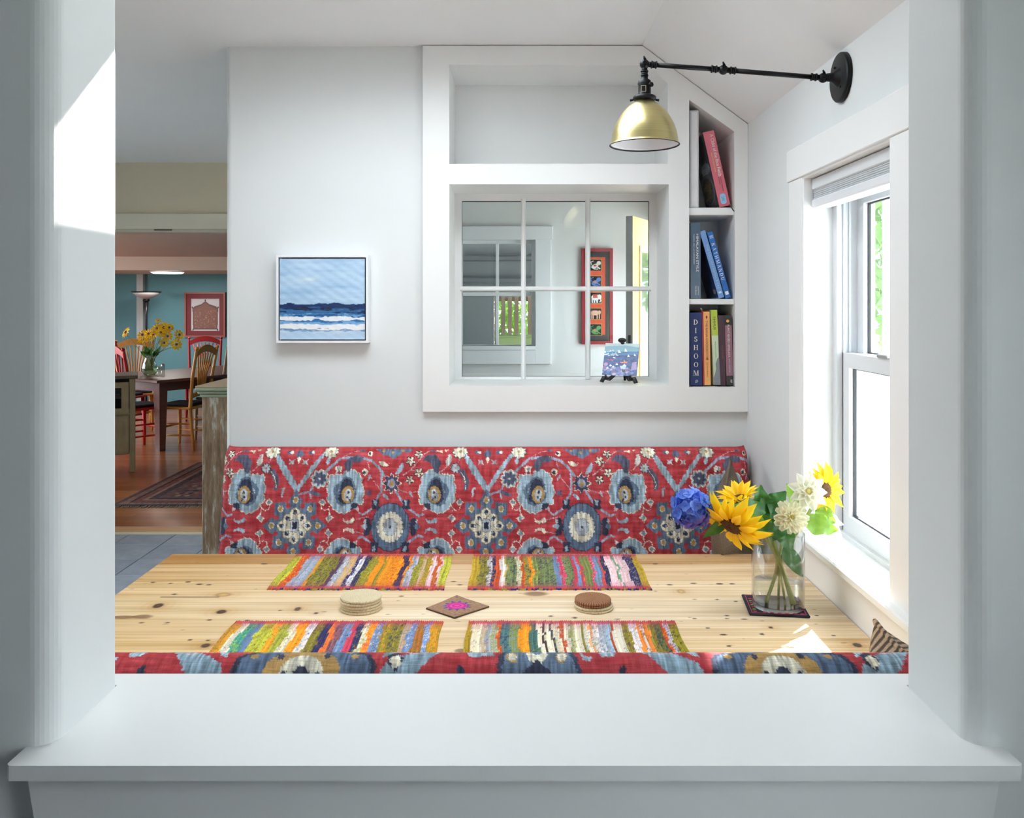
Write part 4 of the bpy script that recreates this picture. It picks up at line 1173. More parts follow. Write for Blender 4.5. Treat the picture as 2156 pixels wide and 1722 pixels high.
st = smooth_noise(n, n, 40, 4) - .5; s2 = smooth_noise(n, n, 12, 3) - .5
sky = np.array((172, 202, 230)) + (st * 22 + s2 * 26)[..., None] * np.array((1, .8, .5)) - np.clip((Y_ - 40) / 20, 0, 1)[..., None] * np.array((4, 4, 6))
cv.C[:] = sky
cl = np.exp(-((X_ - 34) / 12) ** 2 - ((Y_ - 25.5 + (X_ - 34) * .06) / 2.2) ** 2)[..., None]; cv.C[:] = cv.C * (1 - .7 * cl) + np.array((226, 236, 240)) * .7 * cl
cl = np.exp(-((X_ - 75) / 18) ** 2 - ((Y_ - 20) / 7) ** 2)[..., None]; cv.C[:] = cv.C * (1 - .4 * cl) + np.array((190, 220, 234)) * .4 * cl
w = (smooth_noise(n, n, 50, 9) - .5) * 3.4 + (smooth_noise(n, n, 90, 30) - .5) * 2.0
def band(y0, y1, col, soft=.5, mask=1.0):
    a = np.clip((Y_ + w - y0) / soft, 0, 1) * np.clip((y1 - Y_ - w) / soft, 0, 1) * mask
    cv.C[:] = cv.C * (1 - a[..., None]) + np.array(col) * a[..., None]
a = np.clip((Y_ - 56.6) / .4, 0, 1)[..., None]; cv.C[:] = cv.C * (1 - a) + np.array((34, 84, 138)) * a
band(56, 60.5, (18, 44, 92)); band(60, 63, (24, 30, 60), .8, (smooth_noise(n, n, 20, 5) > .45) * 1.0); band(63.5, 66, (52, 104, 154)); band(65, 67, (18, 36, 78), .6, (smooth_noise(n, n, 16, 4) > .5) * 1.0)
band(67, 69.5, (60, 120, 172)); band(69, 71, (120, 168, 208), .6, (smooth_noise(n, n, 40, 10) > .5) * 1.0); band(70, 71.5, (20, 80, 140), .5, (smooth_noise(n, n, 20, 6) > .5) * 1.0)
band(71.5, 77, (236, 240, 246), .8); band(76, 78.4, (40, 104, 164), .6, (smooth_noise(n, n, 40, 12) > .38) * 1.0); band(78, 81.5, (120, 172, 216)); band(80.5, 88.5, (240, 242, 246), 1.2); band(88, 120, (182, 208, 232), 2.0)
band(90, 93, (206, 222, 238), 1.5, (smooth_noise(n, n, 14, 4) > .55) * 1.0)
W_ = sx1 - sx0; H_ = sz1 - sz0; ins = .0125
def f_sea(u, v): return (sx0 - spo.x + ins + u * (W_ - 2 * ins), -.040 + .0005 * np.sin(u * 40) * np.sin(v * 60), H_ - ins - v * (H_ - 2 * ins))
card('canvas', cv, f_sea, vcol_mat('oil_paint', .45, [(1.0, (120, 120, 500), .04)], .4), sp)
MB().box(sx0 - spo.x + ins, sx1 - spo.x - ins, -.0394, -.012, ins, H_ - ins).build('stretcher', MATS['navy_backing'], sp)

# ---------------------------------------------------------------- swing-arm lamp
YLp = 2.18
lamp = thing('swing_arm_lamp', 'black swing-arm wall lamp with brushed brass dome shade', 'lamp', (XR, YLp, ZP(163, YLp)))
lo_ = lamp.location.copy()
def L(px, py, dy=0.0): return W(px, py, YLp) - lo_ + Vector((0, dy, 0))
RX = Matrix.Rotation(-PI / 2, 3, 'Y')
m = MB().lathe([(1e-4, -.014), (.056, -.014), (.0605, -.0128), (.063, -.010), (.063, 0), (1e-4, 0)], 40, (0, 0, 0), True, Matrix.Rotation(PI / 2, 3, 'Y'))
m.lathe([(.026, -.012), (.020, -.020), (.014, -.026), (.011, -.032), (.010, -.042)], 24, (0, 0, 0), True, Matrix.Rotation(PI / 2, 3, 'Y'))
plate = m.build('backplate', BLACK_METAL, lamp)
for a in (1.0, 4.1):
    MB().ball((-.0145, .035 * math.cos(a), .035 * math.sin(a)), .0032, 10, 6).build('screw', BLACK_METAL, plate)
j1 = L(1733, 164); j2 = L(1523, 147); j3 = L(1357, 135)
def joint(p, axis_a, axis_b, name='arm_joint'):
    mb = MB().ball(p, .0125, 18, 11)
    for ax in (axis_a, axis_b):
        d = ax.normalized()
        mb.tube([p + d * .008, p + d * .018], .0072, 12); mb.tube([p + d * .017, p + d * .020], .0098, 14); mb.tube([p + d * .0205, p + d * .028], .0082, 14); mb.tube([p + d * .028, p + d * .031], .0098, 14)
    o = mb.build(name, BLACK_METAL, lamp)
    MB().tube([p + Vector((0, -.010, 0)), p + Vector((0, -.016, 0))], .006, 12).build('pivot_screw', BLACK_METAL, o)
    MB().tube([p + Vector((.001, -.006, .009)), p + Vector((-.003, -.008, .0185))], [.0042, .0018], 8).build('wing_nut', BLACK_METAL, o)
d12 = (j2 - j1).normalized(); d23 = (j3 - j2).normalized()
joint(j1, Vector((1, 0, 0)), d12); joint(j2, -d12, d23); joint(j3, -d23, Vector((0, 0, -1)))
MB().tube([Vector((-.03, 0, 0)), j1], .0085, 14).build('stub', BLACK_METAL, lamp)
MB().tube([j1 + d12 * .02, j2 - d12 * .02], .0062, 14).build('arm', BLACK_METAL, lamp)
MB().tube([j2 + d23 * .02, j3 - d23 * .02], .0062, 14).build('arm', BLACK_METAL, lamp)
zt = j3.z - .030
so = MB().lathe([(1e-4, zt), (.0085, zt), (.009, zt - .008), (.0155, zt - .012), (.0175, zt - .020), (.0160, zt - .028), (.0160, zt - .046), (.019, zt - .052)], 28, (j3.x, j3.y, 0)).build('socket', BLACK_METAL, lamp)
MB().tube([(j3.x + .012, j3.y - .012, zt - .026), (j3.x + .016, j3.y - .018, zt - .026)], .006, 12).build('switch_knob', BLACK_METAL, so)
LBL = paint('lamp_badge', (196, 186, 160), .4, .05, 8, .5)
MB().plate('y', rect(j3.x - .0115, j3.x + .0015, zt - .044, zt - .028), [rect(j3.x - .0102, j3.x + .0002, zt - .0427, zt - .0293)], j3.y - .0172, j3.y - .0155).build('badge', LBL, so)
zc_ = zt - .050
co = MB().lathe([(.012, zc_), (.026, zc_ - .001), (.0295, zc_ - .004), (.0295, zc_ - .010), (.025, zc_ - .0135), (.020, zc_ - .014)], 32, (j3.x, j3.y, 0)).build('shade_holder', BLACK_METAL, lamp)
for a in (PI, 0, -PI / 2 - .2):
    c_, s_ = math.cos(a), math.sin(a)
    MB().tube([(j3.x + .028 * c_, j3.y + .028 * s_, zc_ - .011), (j3.x + .037 * c_, j3.y + .037 * s_, zc_ - .0125)], [.0022, .0034], 8).build('thumb_screw', BLACK_METAL, co)
zb = ZP(306, YLp) - lo_.z; ztp = zc_ - .012
hh = ztp - zb
prof = [(.0225, 1.0), (.0245, .968), (.0300, .93), (.0372, .885), (.0450, .83), (.0532, .755), (.0598, .68), (.0655, .60), (.0742, .46), (.0803, .31), (.0838, .165), (.0852, .06), (.0858, .035), (.0885, .022), (.0892, .008), (.0885, 0.0)]
k = Nodes('brushed_brass')
wv = k.noise(k.coords((4, 4, 600)), 1.0, 3)
k.bsdf(k.ramp(wv, [(.2, (192, 178, 122)), (.8, (212, 200, 150))]), .30, 1.0, wv, .05, .0005, Anisotropic=.4)
BRASS = k.m
shd = MB().lathe([(r, zb + z * hh) for r, z in prof], 56, (j3.x, j3.y, 0)).build('shade', BRASS, lamp)
inner = [(r - .0016, zb + z * hh - .0006) for r, z in prof[:-2]]
MB().lathe(inner + [(.0868, zb + .002)], 56, (j3.x, j3.y, 0)).build('shade_lining', paint('white_enamel', (236, 236, 240), .3, .01), shd)
MB().lathe([(.0868, zb + .002), (.0888, zb + .0015), (.0893, zb + .0002), (.0880, zb - .0008), (.0866, zb + .0002), (.0868, zb + .002)], 56, (j3.x, j3.y, 0)).build('rim', BLACK_METAL, shd)
MB().ball((j3.x, j3.y, zb + .055), .026, 18, 11, (1, 1, 1.15)).build('bulb', paint('frosted_bulb', (240, 240, 236), .3, .01), lamp)

# ---------------------------------------------------------------- books
YS = YF + .022
def sp2(px, py): return XP(px, YS), ZP(py, YS)
MT = Matrix(((0, 1, 0, 0), (0, 0, -1, 0), (-1, 0, 0, 0), (0, 0, 0, 1)))     # reads downwards, faces the room
MU = Matrix(((1, 0, 0, 0), (0, 0, -1, 0), (0, 1, 0, 0), (0, 0, 0, 1)))      # upright, faces the room
def letter_obj(body, h, fit, x, z, down, mat, par, name='lettering'):
    me, w_ = text_mesh(body, h)
    sc = fit / w_ if fit else 1.0
    if not down: sc = min(sc, 1.0) if fit else 1.0
    me.transform(Matrix.Diagonal((sc, 1, 1, 1)))
    me.transform(MT if down else MU)
    me.transform(Matrix.Translation((x, -.0008, z)))
    me.materials.clear(); me.materials.append(mat)
    return link(name, me, par)
def serif(letters, h, wscale=1.0):
    """serif capitals from thick and thin strokes; returns list of (polygons, advance)"""
    T_, t_ = .17, .06
    def bar(x0, x1, y0, y1): return [(x0, y0), (x1, y0), (x1, y1), (x0, y1)]
    def stem(x, y0=0, y1=1, w=T_): return [bar(x, x + w, y0, y1), bar(x - .07, x + w + .07, y0, y0 + t_), bar(x - .07, x + w + .07, y1 - t_, y1)]
    def ring(cx, cy, rx, ry, a0=0, a1=2 * PI, n=24):
        q = []
        for i in range(n):
            a, b = a0 + (a1 - a0) * i / n, a0 + (a1 - a0) * (i + 1) / n
            q.append([(cx + rx * math.cos(a), cy + ry * math.sin(a)), (cx + rx * math.cos(b), cy + ry * math.sin(b)), (cx + (rx - T_) * math.cos(b), cy + (ry - t_) * math.sin(b)), (cx + (rx - T_) * math.cos(a), cy + (ry - t_) * math.sin(a))])
        return q
    def diag(xa, ya, xb, yb, w): return [(xa, ya), (xa + w, ya), (xb + w, yb), (xb, yb)]
    G = {
     'D': (stem(.08) + ring(.25, .5, .55, .5, -PI / 2, PI / 2), .86), 'I': (stem(.10), .38), 'H': (stem(.08) + stem(.62) + [bar(.2, .65, .46, .46 + t_)], .9),
     'O': (ring(.42, .5, .42, .5), .86), 'S': (ring(.32, .74, .28, .26, .35, PI * 1.5, 16) + ring(.32, .26, .30, .26, -PI + .35, PI / 2, 16) + [bar(.54, .58, .70, .95), bar(.02, .06, .06, .32)], .66),
     'M': (stem(.06, w=.07) + stem(.80) + [diag(.10, 1, .43, 0, .18), diag(.82, 1, .48, 0, .06)], 1.06),
     'K': (stem(.08) + [diag(.22, .40, .66, 1, .07), diag(.60, 0, .34, .58, .2), bar(.5, .86, 0, t_), bar(.55, .85, 1 - t_, 1)], .9),
     'A': ([diag(.05, 0, .40, 1, .06), diag(.62, 0, .36, 1, .18), bar(.2, .62, .32, .32 + t_), bar(-.04, .2, 0, t_), bar(.52, .90, 0, t_)], .88),
     'T': (stem(.30) + [bar(.0, .78, 1 - t_, 1), bar(0, .04, .76, 1), bar(.74, .78, .76, 1)], .80),
     'N': (stem(.06, w=.07) + stem(.68, w=.07) + [diag(.08, 1, .58, 0, .18)], .88), 'U': (stem(.08, .3, 1) + stem(.66, .3, 1, .07) + ring(.405, .32, .325, .32, PI, 2 * PI, 14) , .86)}
    return [([[(x * h * wscale, y * h) for x, y in p] for p in G[c][0]], G[c][1] * h * wscale) for c in letters]
def serif_obj(word, h, x, z, par, mat, down, gap, wscale=1.0):
    for polys, adv in serif(word, h, wscale):
        mb = MB()
        for p in polys:
            n = len(p)
            if down: v = [(x + q[1], -.0008, z - q[0]) for q in p]
            else: v = [(x - adv / 2 + q[0], -.0008, z + q[1]) for q in p]
            mb.add(v, [tuple(range(n))])
        mb.build('letter', mat, par, recalc=False)
        z -= (adv + gap) if down else gap
INK = {n: paint('ink_' + n, c, .5, .02) for n, c in dict(white=(240, 240, 236), black=(40, 36, 36), cream=(236, 228, 206), yellow=(226, 206, 120), pale=(206, 222, 240), brown=(150, 96, 70), skyblue=(150, 196, 232), orange=(236, 172, 96)).items()}
PAGES = paint('book_pages', (226, 218, 200), .8, .05, 4, stretch=(300, 1, 1))
def book(label, tl, tr, br, bl, color, depth, rough=.35, name='book', cover=None, hard=True):
    """upright or leaning book: spine corners in photo px, cover wraps the page block"""
    c = [sp2(*p) for p in (bl, br, tr, tl)]
    lean = math.atan2((c[0][0] - c[3][0] + c[1][0] - c[2][0]) / 2, (c[3][1] - c[0][1] + c[2][1] - c[1][1]) / 2)
    wdt = ((c[1][0] - c[0][0]) + (c[2][0] - c[3][0])) / 2 * math.cos(lean) + 0
    h = math.hypot(c[3][0] - c[0][0], c[3][1] - c[0][1])
    o = tag(bpy.data.objects.new(name, None), label, 'book', 'books in the narrow built-in shelf'); COL.objects.link(o)
    o.empty_display_size = .05
    o.location = (c[0][0], YS, c[0][1] + .0006)                # lower corner rests on the shelf
    o.rotation_euler = (0, -lean, 0)
    th = .0022 if hard else .0009
    cm = paint('cover_' + label.replace(' ', '_')[:40], color, rough, .04, 20)
    U = [(0, 0), (wdt, 0), (wdt, depth), (wdt - th, depth), (wdt - th, th), (th, th), (th, depth), (0, depth)]
    MB().plate('z', U, [], 0, h).build('cover', cm, o)
    MB().box(th, wdt - th, th + .001, depth - .003, .003 if hard else 0.0005, h - (.003 if hard else .0005)).build('pages', PAGES, o)
    return o, wdt, h
# top compartment
o, w_, h_ = book('white slipcased book standing tallest at the side of the upper compartment', (1452.5, 233), (1471, 233), (1471, 437), (1452.5, 437), (232, 232, 234), .20)
MB().plate('y', rect(.002, w_ - .002, .003, h_ - .003), [rect(.005, w_ - .005, .006, h_ - .006)], -.0014, 0).build('slipcase_rim', paint('slipcase_line', (206, 208, 212), .4), o)
o, w_, h_ = book('thick pink-spined book leaning in the upper compartment', (1481, 279), (1504, 275), (1540, 432), (1515, 437), (206, 108, 122), .20)
letter_obj('A Child of the Rice Fields', .0125, h_ * .56, w_ * .54, h_ * .955, True, INK['white'], o)
letter_obj('Recipes from Burma\'s kitchen', .005, h_ * .26, w_ * .30, h_ * .72, True, INK['yellow'], o)
letter_obj('Words for homecooks', .0042, h_ * .19, w_ * .62, h_ * .39, True, INK['black'], o); letter_obj('& Tea House', .0042, h_ * .10, w_ * .45, h_ * .39, True, INK['black'], o)
mb = MB(); bx, bz = w_ * .48, h_ * .10
mb.add([(bx + .011 * math.copysign(abs(math.cos(a)) ** .5, math.cos(a)), -.0009, bz + .019 * math.copysign(abs(math.sin(a)) ** .6, math.sin(a))) for a in [2 * PI * k / 24 for k in range(24)]], [tuple(range(24))])
mb.build('publisher_badge', INK['skyblue'], o, recalc=False)
mb = MB()
for dx, dz, r in ((-.004, .006, .0016), (.004, .006, .0016), (0, 0, .0042), (-.001, -.007, .005)):
    mb.tube([(bx + dx - r, -.0012, bz + dz), (bx + dx, -.0012, bz + dz + r * .8), (bx + dx + r, -.0012, bz + dz)], .0007, 5)
mb.build('badge_emblem', paint('ink_navy', (56, 78, 120), .5), o)
cvb = Canvas(0, 100, 0, 100, 60, 70, (60, 58, 62))
cvb.C[:] += (smooth_noise(70, 60, 14, 12)[..., None] - .5) * 50
cvb.ell(60, 18, 48, 15, (34, 30, 32)); cvb.ell(60, 18, 40, 11, (74, 58, 58)); cvb.ell(40, 45, 34, 8, (150, 160, 172)); cvb.ell(55, 72, 50, 22, (108, 116, 128)); cvb.ell(55, 74, 40, 18, (52, 44, 40))
for k in range(50): cvb.line([(RNG.uniform(20, 90), RNG.uniform(60, 90)), (RNG.uniform(20, 90), RNG.uniform(60, 90))], 1.2, (150, 128, 84))
for k in range(5): cvb.line([(30, 40 + k * 2.6), (70, 40 + k * 2.6)], 1, (210, 214, 220))
card('cover_picture', cvb, lambda u, v: (-.0004 + 0 * u, .002 + u * .196, h_ * .985 - v * h_ * .97), vcol_mat('cover_print', .3, [(1.0, (90, 90, 90), .05)], .02), o)
MB().tube([(w_ * .86, .004, .004), (w_ * .9, -.010, -.002), (w_ * 1.02, -.016, -.020), (w_ * 1.25, -.017, -.036)], .0017, 6).build('ribbon_marker', INK['black'], o)
# middle compartment
o, w_, h_ = book('slate blue book standing upright in the middle compartment', (1453.5, 469), (1475, 469), (1475.5, 629), (1454, 629), (74, 96, 120), .20, .2)
letter_obj('HIMALAYAN STYLE', .0085, h_ * .50, w_ * .56, h_ * .855, True, INK['white'], o); letter_obj('THOMAS L. KELLY and CLAIRE BURKERT', .0036, h_ * .40, w_ * .30, h_ * .85, True, INK['white'], o)
letter_obj('Lustre Press', .0036, h_ * .12, w_ * .72, h_ * .165, True, INK['white'], o); letter_obj('Roli Books', .0048, h_ * .12, w_ * .46, h_ * .165, True, INK['white'], o)
o, w_, h_ = book('pale blue spined book leaning between two blue books', (1473, 488), (1485.5, 486), (1525.5, 627), (1513.7, 629), (112, 152, 206), .19, .3)
letter_obj('THE HIDDEN HIMALAYAS', .0085, h_ * .66, w_ * .30, h_ * .80, True, paint('ink_mistblue', (170, 196, 226), .5), o)
MB().box(w_ * .25, w_ * .75, -.0008, 0, h_ * .07, h_ * .095).build('publisher_badge', INK['pale'], o)
cvb = Canvas(0, 100, 0, 100, 40, 60, (26, 44, 92)); cvb.C[:] += (smooth_noise(60, 40, 10, 8)[..., None] - .5) * 40; cvb.poly([(0, 0), (100, 0), (100, 20), (0, 8)], (150, 184, 226)); cvb.poly([(8, 88), (30, 88), (30, 94), (8, 94)], (150, 156, 160))
hh_ = h_
card('cover_picture', cvb, lambda u, v: (-.0004 + 0 * u, .001 + u * .186, hh_ * .985 - v * hh_ * .97), MATS['cover_print'], o)
o, w_, h_ = book('bright blue book leaning against the end of the middle compartment', (1488.8, 490), (1500.5, 487.5), (1539.8, 627), (1527.8, 629), (34, 100, 176), .17, .3, hard=False)
serif_obj('KATHMANDU', .0118, w_ * .18, h_ * .83, o, INK['white'], True, .0042, 1.12)
for q in range(3): MB().box(w_ * .2, w_ * .85, -.0008, 0, h_ * (.935 - q * .016), h_ * (.943 - q * .016)).build('imprint_line', INK['pale'], o)
MB().box(w_ * .2, w_ * .8, -.0008, 0, h_ * .05, h_ * .10).build('publisher_badge', INK['white'], o)
# lower compartment
o, w_, h_ = book('wide navy book with large spaced white capitals in the lower compartment', (1452.5, 658.5), (1477, 658.5), (1478.5, 811.5), (1453.5, 812), (20, 44, 100), .21, .5)
z = h_ * .905
serif_obj('DISHOOM', .0185, w_ * .5, z - .0185, o, INK['cream'], False, .0308)
mb = MB().tube([(w_ * .5 - .003, -.0008, h_ * .035), (w_ * .5 + .002, -.0008, h_ * .055)], .001, 6); mb.tube([(w_ * .5 + .002 + .004 * math.cos(a), -.0008, h_ * .06 + .004 * math.sin(a)) for a in [k * PI / 5 for k in range(11)]], .0008, 5, False)
mb.build('emblem', INK['cream'], o)
o, w_, h_ = book('thin red book squeezed beside the navy book', (1477.4, 655), (1480.6, 655), (1483, 811), (1479.8, 811.5), (150, 26, 34), .20, .4)
MB().tube([(w_ * .3, .01, h_), (w_ * .1, .0, h_ + .006), (-.004, -.004, h_ + .009)], .0016, 6).build('ribbon_marker', INK['cream'], o)
o, w_, h_ = book('orange spined cookbook standing in the lower compartment', (1481, 656.5), (1494, 656), (1496.5, 810.5), (1483.5, 811), (238, 172, 104), .20, .45)
letter_obj('THE RANA COOKBOOK', .0075, h_ * .52, w_ * .32, h_ * .88, True, INK['brown'], o); letter_obj('ROHINI RANA', .005, h_ * .20, w_ * .36, h_ * .31, True, INK['brown'], o)
mb = MB(); mb.add([(w_ * .5 + .0045 * math.cos(a), -.0008, h_ * .355 + .0045 * math.sin(a)) for a in [2 * PI * k / 16 for k in range(16)]], [tuple(range(16))]); mb.build('emblem', INK['brown'], o, recalc=False)
mb = MB(); mb.add([(w_ * .5 + .003 * math.cos(a), -.0008, h_ * .925 + .0055 * math.sin(a)) for a in [2 * PI * k / 16 for k in range(16)]], [tuple(range(16))]); mb.build('emblem', paint('ink_maroon', (120, 50, 60), .5), o, recalc=False)
o, w_, h_ = book('lime and pale green spined book with a grey lower end', (1495.5, 653), (1509.5, 652.5), (1516.5, 810.5), (1503.5, 811), (206, 222, 190), .20, .35, hard=False)
LIME = paint('ink_lime', (178, 196, 70), .4, .03)
MB().box(.0, w_, -.0006, 0, h_ * .66, h_).build('spine_panel', LIME, o)
mb = MB(); mb.add([(.0, -.0007, 0), (w_, -.0007, 0), (w_, -.0007, h_ * .37), (w_ * .7, -.0007, h_ * .35), (w_ * .4, -.0007, h_ * .28), (w_ * .45, -.0007, h_ * .22), (w_ * .2, -.0007, h_ * .14), (0, -.0007, h_ * .10)], [tuple(range(8))]); mb.build('spine_picture', paint('ink_grey', (128, 132, 138), .4, .15, 200), o, recalc=False)
letter_obj('TIMMUR', .0085, h_ * .185, w_ * .32, h_ * .915, True, INK['black'], o); letter_obj('PRASHANTA KHANAL', .0038, h_ * .22, w_ * .42, h_ * .58, True, paint('ink_green', (110, 140, 100), .5), o)
o, w_, h_ = book('dark plum book leaning beside the mauve book', (1511.5, 664.5), (1525.5, 664), (1528, 811), (1514, 812), (66, 40, 52), .20, .3, hard=False)
letter_obj('PLANT-BASED', .004, h_ * .2, w_ * .5, h_ * .58, True, INK['brown'], o)
o, w_, h_ = book('mauve and black spined book at the end of the lower compartment', (1526.5, 664.5), (1540, 664), (1545, 811), (1530, 812), (150, 104, 118), .20, .3, hard=False)
BLK = paint('ink_leafblack', (46, 46, 48), .4, .2, 150)
MB().box(0, w_, -.0006, 0, h_ * .86, h_).build('spine_panel', BLK, o); MB().box(0, w_, -.0006, 0, 0, h_ * .14).build('spine_panel', BLK, o)
mb = MB(); mb.add([(w_ * .42 + .0055 * math.cos(a), -.001, h_ * .92 + .0055 * math.sin(a)) for a in [2 * PI * k / 18 for k in range(18)]], [tuple(range(18))]); mb.build('emblem', INK['orange'], o, recalc=False)
letter_obj('PLANT-BASED HIMALAYA', .0075, h_ * .47, w_ * .34, h_ * .87, True, INK['white'], o); letter_obj('BABITA SHRESTHA', .0045, h_ * .20, w_ * .42, h_ * .385, True, INK['pale'], o)
letter_obj('FP', .008, .012, w_ * .5, h_ * .085, True, INK['white'], o)

# ---------------------------------------------------------------- harbour plaque on a small easel
SILL = winop[0][1]
ez = thing('plate_easel', 'small black wooden plate easel on the interior window sill', 'easel', (XP(1308, 3.19), 3.19, SILL))
yaw = math.radians(-20); ez.rotation_euler = (0, 0, yaw); ez.scale = (1.25, 1.0, 1.0)
BLW = paint('black_wood', (22, 22, 24), .35, .1)
for s_ in (-1, 1):
    pts = [(s_ * .030, -.050, .001), (s_ * .034, -.052, .012), (s_ * .028, -.030, .020), (s_ * .022, -.008, .036), (s_ * .020, -.012, .044)]
    mb = MB().tube([(s_ * .052, -.042, .0045), (s_ * .046, -.040, .020), (s_ * .030, -.030, .016), (s_ * .020, -.018, .028), (s_ * .022, -.005, .06), (s_ * .014, .030, .135)], [.0065, .0080, .0075, .0070, .006, .005], 8)
    mb.tube([(s_ * .030, -.030, .016), (s_ * .036, -.052, .020), (s_ * .037, -.056, .034)], [.005, .0045, .003], 8)
    mb.build('leg', BLW, ez)
MB().tube([(0, .020, .155), (0, .032, .120), (0, .062, .0045)], [.006, .006, .004], 8).build('rear_prop', BLW, ez)
MB().tube([(-.022, -.006, .055), (.022, -.006, .055)], .005, 8).build('crossbar', BLW, ez)
MB().ball((0, .0155, .158), .010, 12, 8, (1.3, .6, 1)).build('finial', BLW, ez)
cvt = Canvas(0, 100, 0, 100, 96, 96, (40, 90, 160))
nz = smooth_noise(96, 96, 22, 16)
cvt.C[:] = np.array((22, 66, 132)) + (nz[..., None] - .5) * 70
cvt.poly([(0, 0), (100, 0), (100, 16), (0, 18)], (186, 206, 206)); cvt.poly([(0, 10), (60, 6), (100, 12), (100, 26), (0, 30)], (120, 168, 186)); cvt.poly([(0, 28), (100, 24), (100, 34), (0, 40)], (44, 116, 168))
for k in range(40): cvt.ell(RNG.uniform(0, 45), RNG.uniform(22, 40), RNG.uniform(1, 4), RNG.uniform(.8, 1.8), random.choice([(236, 238, 240), (150, 190, 200), (206, 180, 196)]))
for x_, y_, s_ in ((42, 30, 1.1), (60, 26, 1.2), (70, 42, 1.0), (88, 38, .8)): cvt.poly([(x_, y_ - 9 * s_), (x_ + 6 * s_, y_), (x_ - 2 * s_, y_)], (244, 244, 246)); cvt.line([(x_ - 5 * s_, y_ + 1), (x_ + 7 * s_, y_ + 1)], 1.6, (34, 40, 70))
for k in range(7): cvt.ell(12 + k * 3, 51 + (k % 3), 1.6, 1.4, (214, 70, 60))
cvt.poly([(48, 58), (72, 56), (68, 62), (52, 62)], (232, 130, 84)); cvt.line([(60, 52), (61, 58)], 1.4, (232, 200, 150)); cvt.ell(30, 45, 4, 1.6, (240, 240, 244), .3)
for k in range(46):
    x0_, y0_, r0 = RNG.uniform(0, 100), RNG.uniform(76, 100), RNG.uniform(3, 8)
    cvt.poly([(x0_ + r0 * math.cos(t), y0_ + r0 * .8 * math.sin(t)) for t in (0, 1.2, 2.2, 3.3, 4.6, 5.5)], random.choice([(150, 150, 200), (110, 130, 190), (186, 176, 206), (80, 110, 170), (126, 100, 150)]))
for x_, y_ in ((22, 70), (30, 74), (40, 66), (14, 78), (62, 68)): cvt.ell(x_, y_, 3.6, 1.8, (246, 246, 248)); cvt.poly([(x_ - 3, y_ - 1), (x_ + 1, y_ - 5), (x_ + 2, y_)], (226, 230, 238))
cvt.poly([(50, 70), (68, 68), (66, 80), (52, 80)], (190, 214, 230)); cvt.poly([(56, 84), (58, 78), (60, 84), (64, 80), (66, 88), (56, 90)], (30, 34, 60)); cvt.poly([(84, 60), (96, 56), (98, 80), (82, 84)], (160, 140, 190)); cvt.ell(8, 66, 6, 5, (176, 140, 180))
tl_ = thing('painted_tile', 'small harbour scene tile with boats and gulls leaning on the black easel', 'plaque', ez.location + Vector((0, 0, 0)), yaw)
S = .128; th_ = math.radians(25)
def f_t(u, v, d=0.0):
    h = .030 + (1 - v) * S * math.cos(th_) + d * math.sin(th_) * 0; b = -.034 + (1 - v) * S * math.sin(th_) + d
    return ((u - .5) * S * 1.02, b, h)
card('printed_face', cvt, f_t, vcol_mat('tile_glaze', .2, [(1.0, (300, 300, 300), .05)], .02), tl_)
mb = MB()
q = [f_t(0, 0, .0006), f_t(1, 0, .0006), f_t(1, 1, .0006), f_t(0, 1, .0006)]; q2 = [f_t(0, 0, .007), f_t(1, 0, .007), f_t(1, 1, .007), f_t(0, 1, .007)]
mb.add(q + q2, [(0, 1, 2, 3), (4, 5, 6, 7), (0, 1, 5, 4), (1, 2, 6, 5), (2, 3, 7, 6), (3, 0, 4, 7)]); mb.build('tile_body', paint('tile_body', (226, 228, 232), .4), tl_)

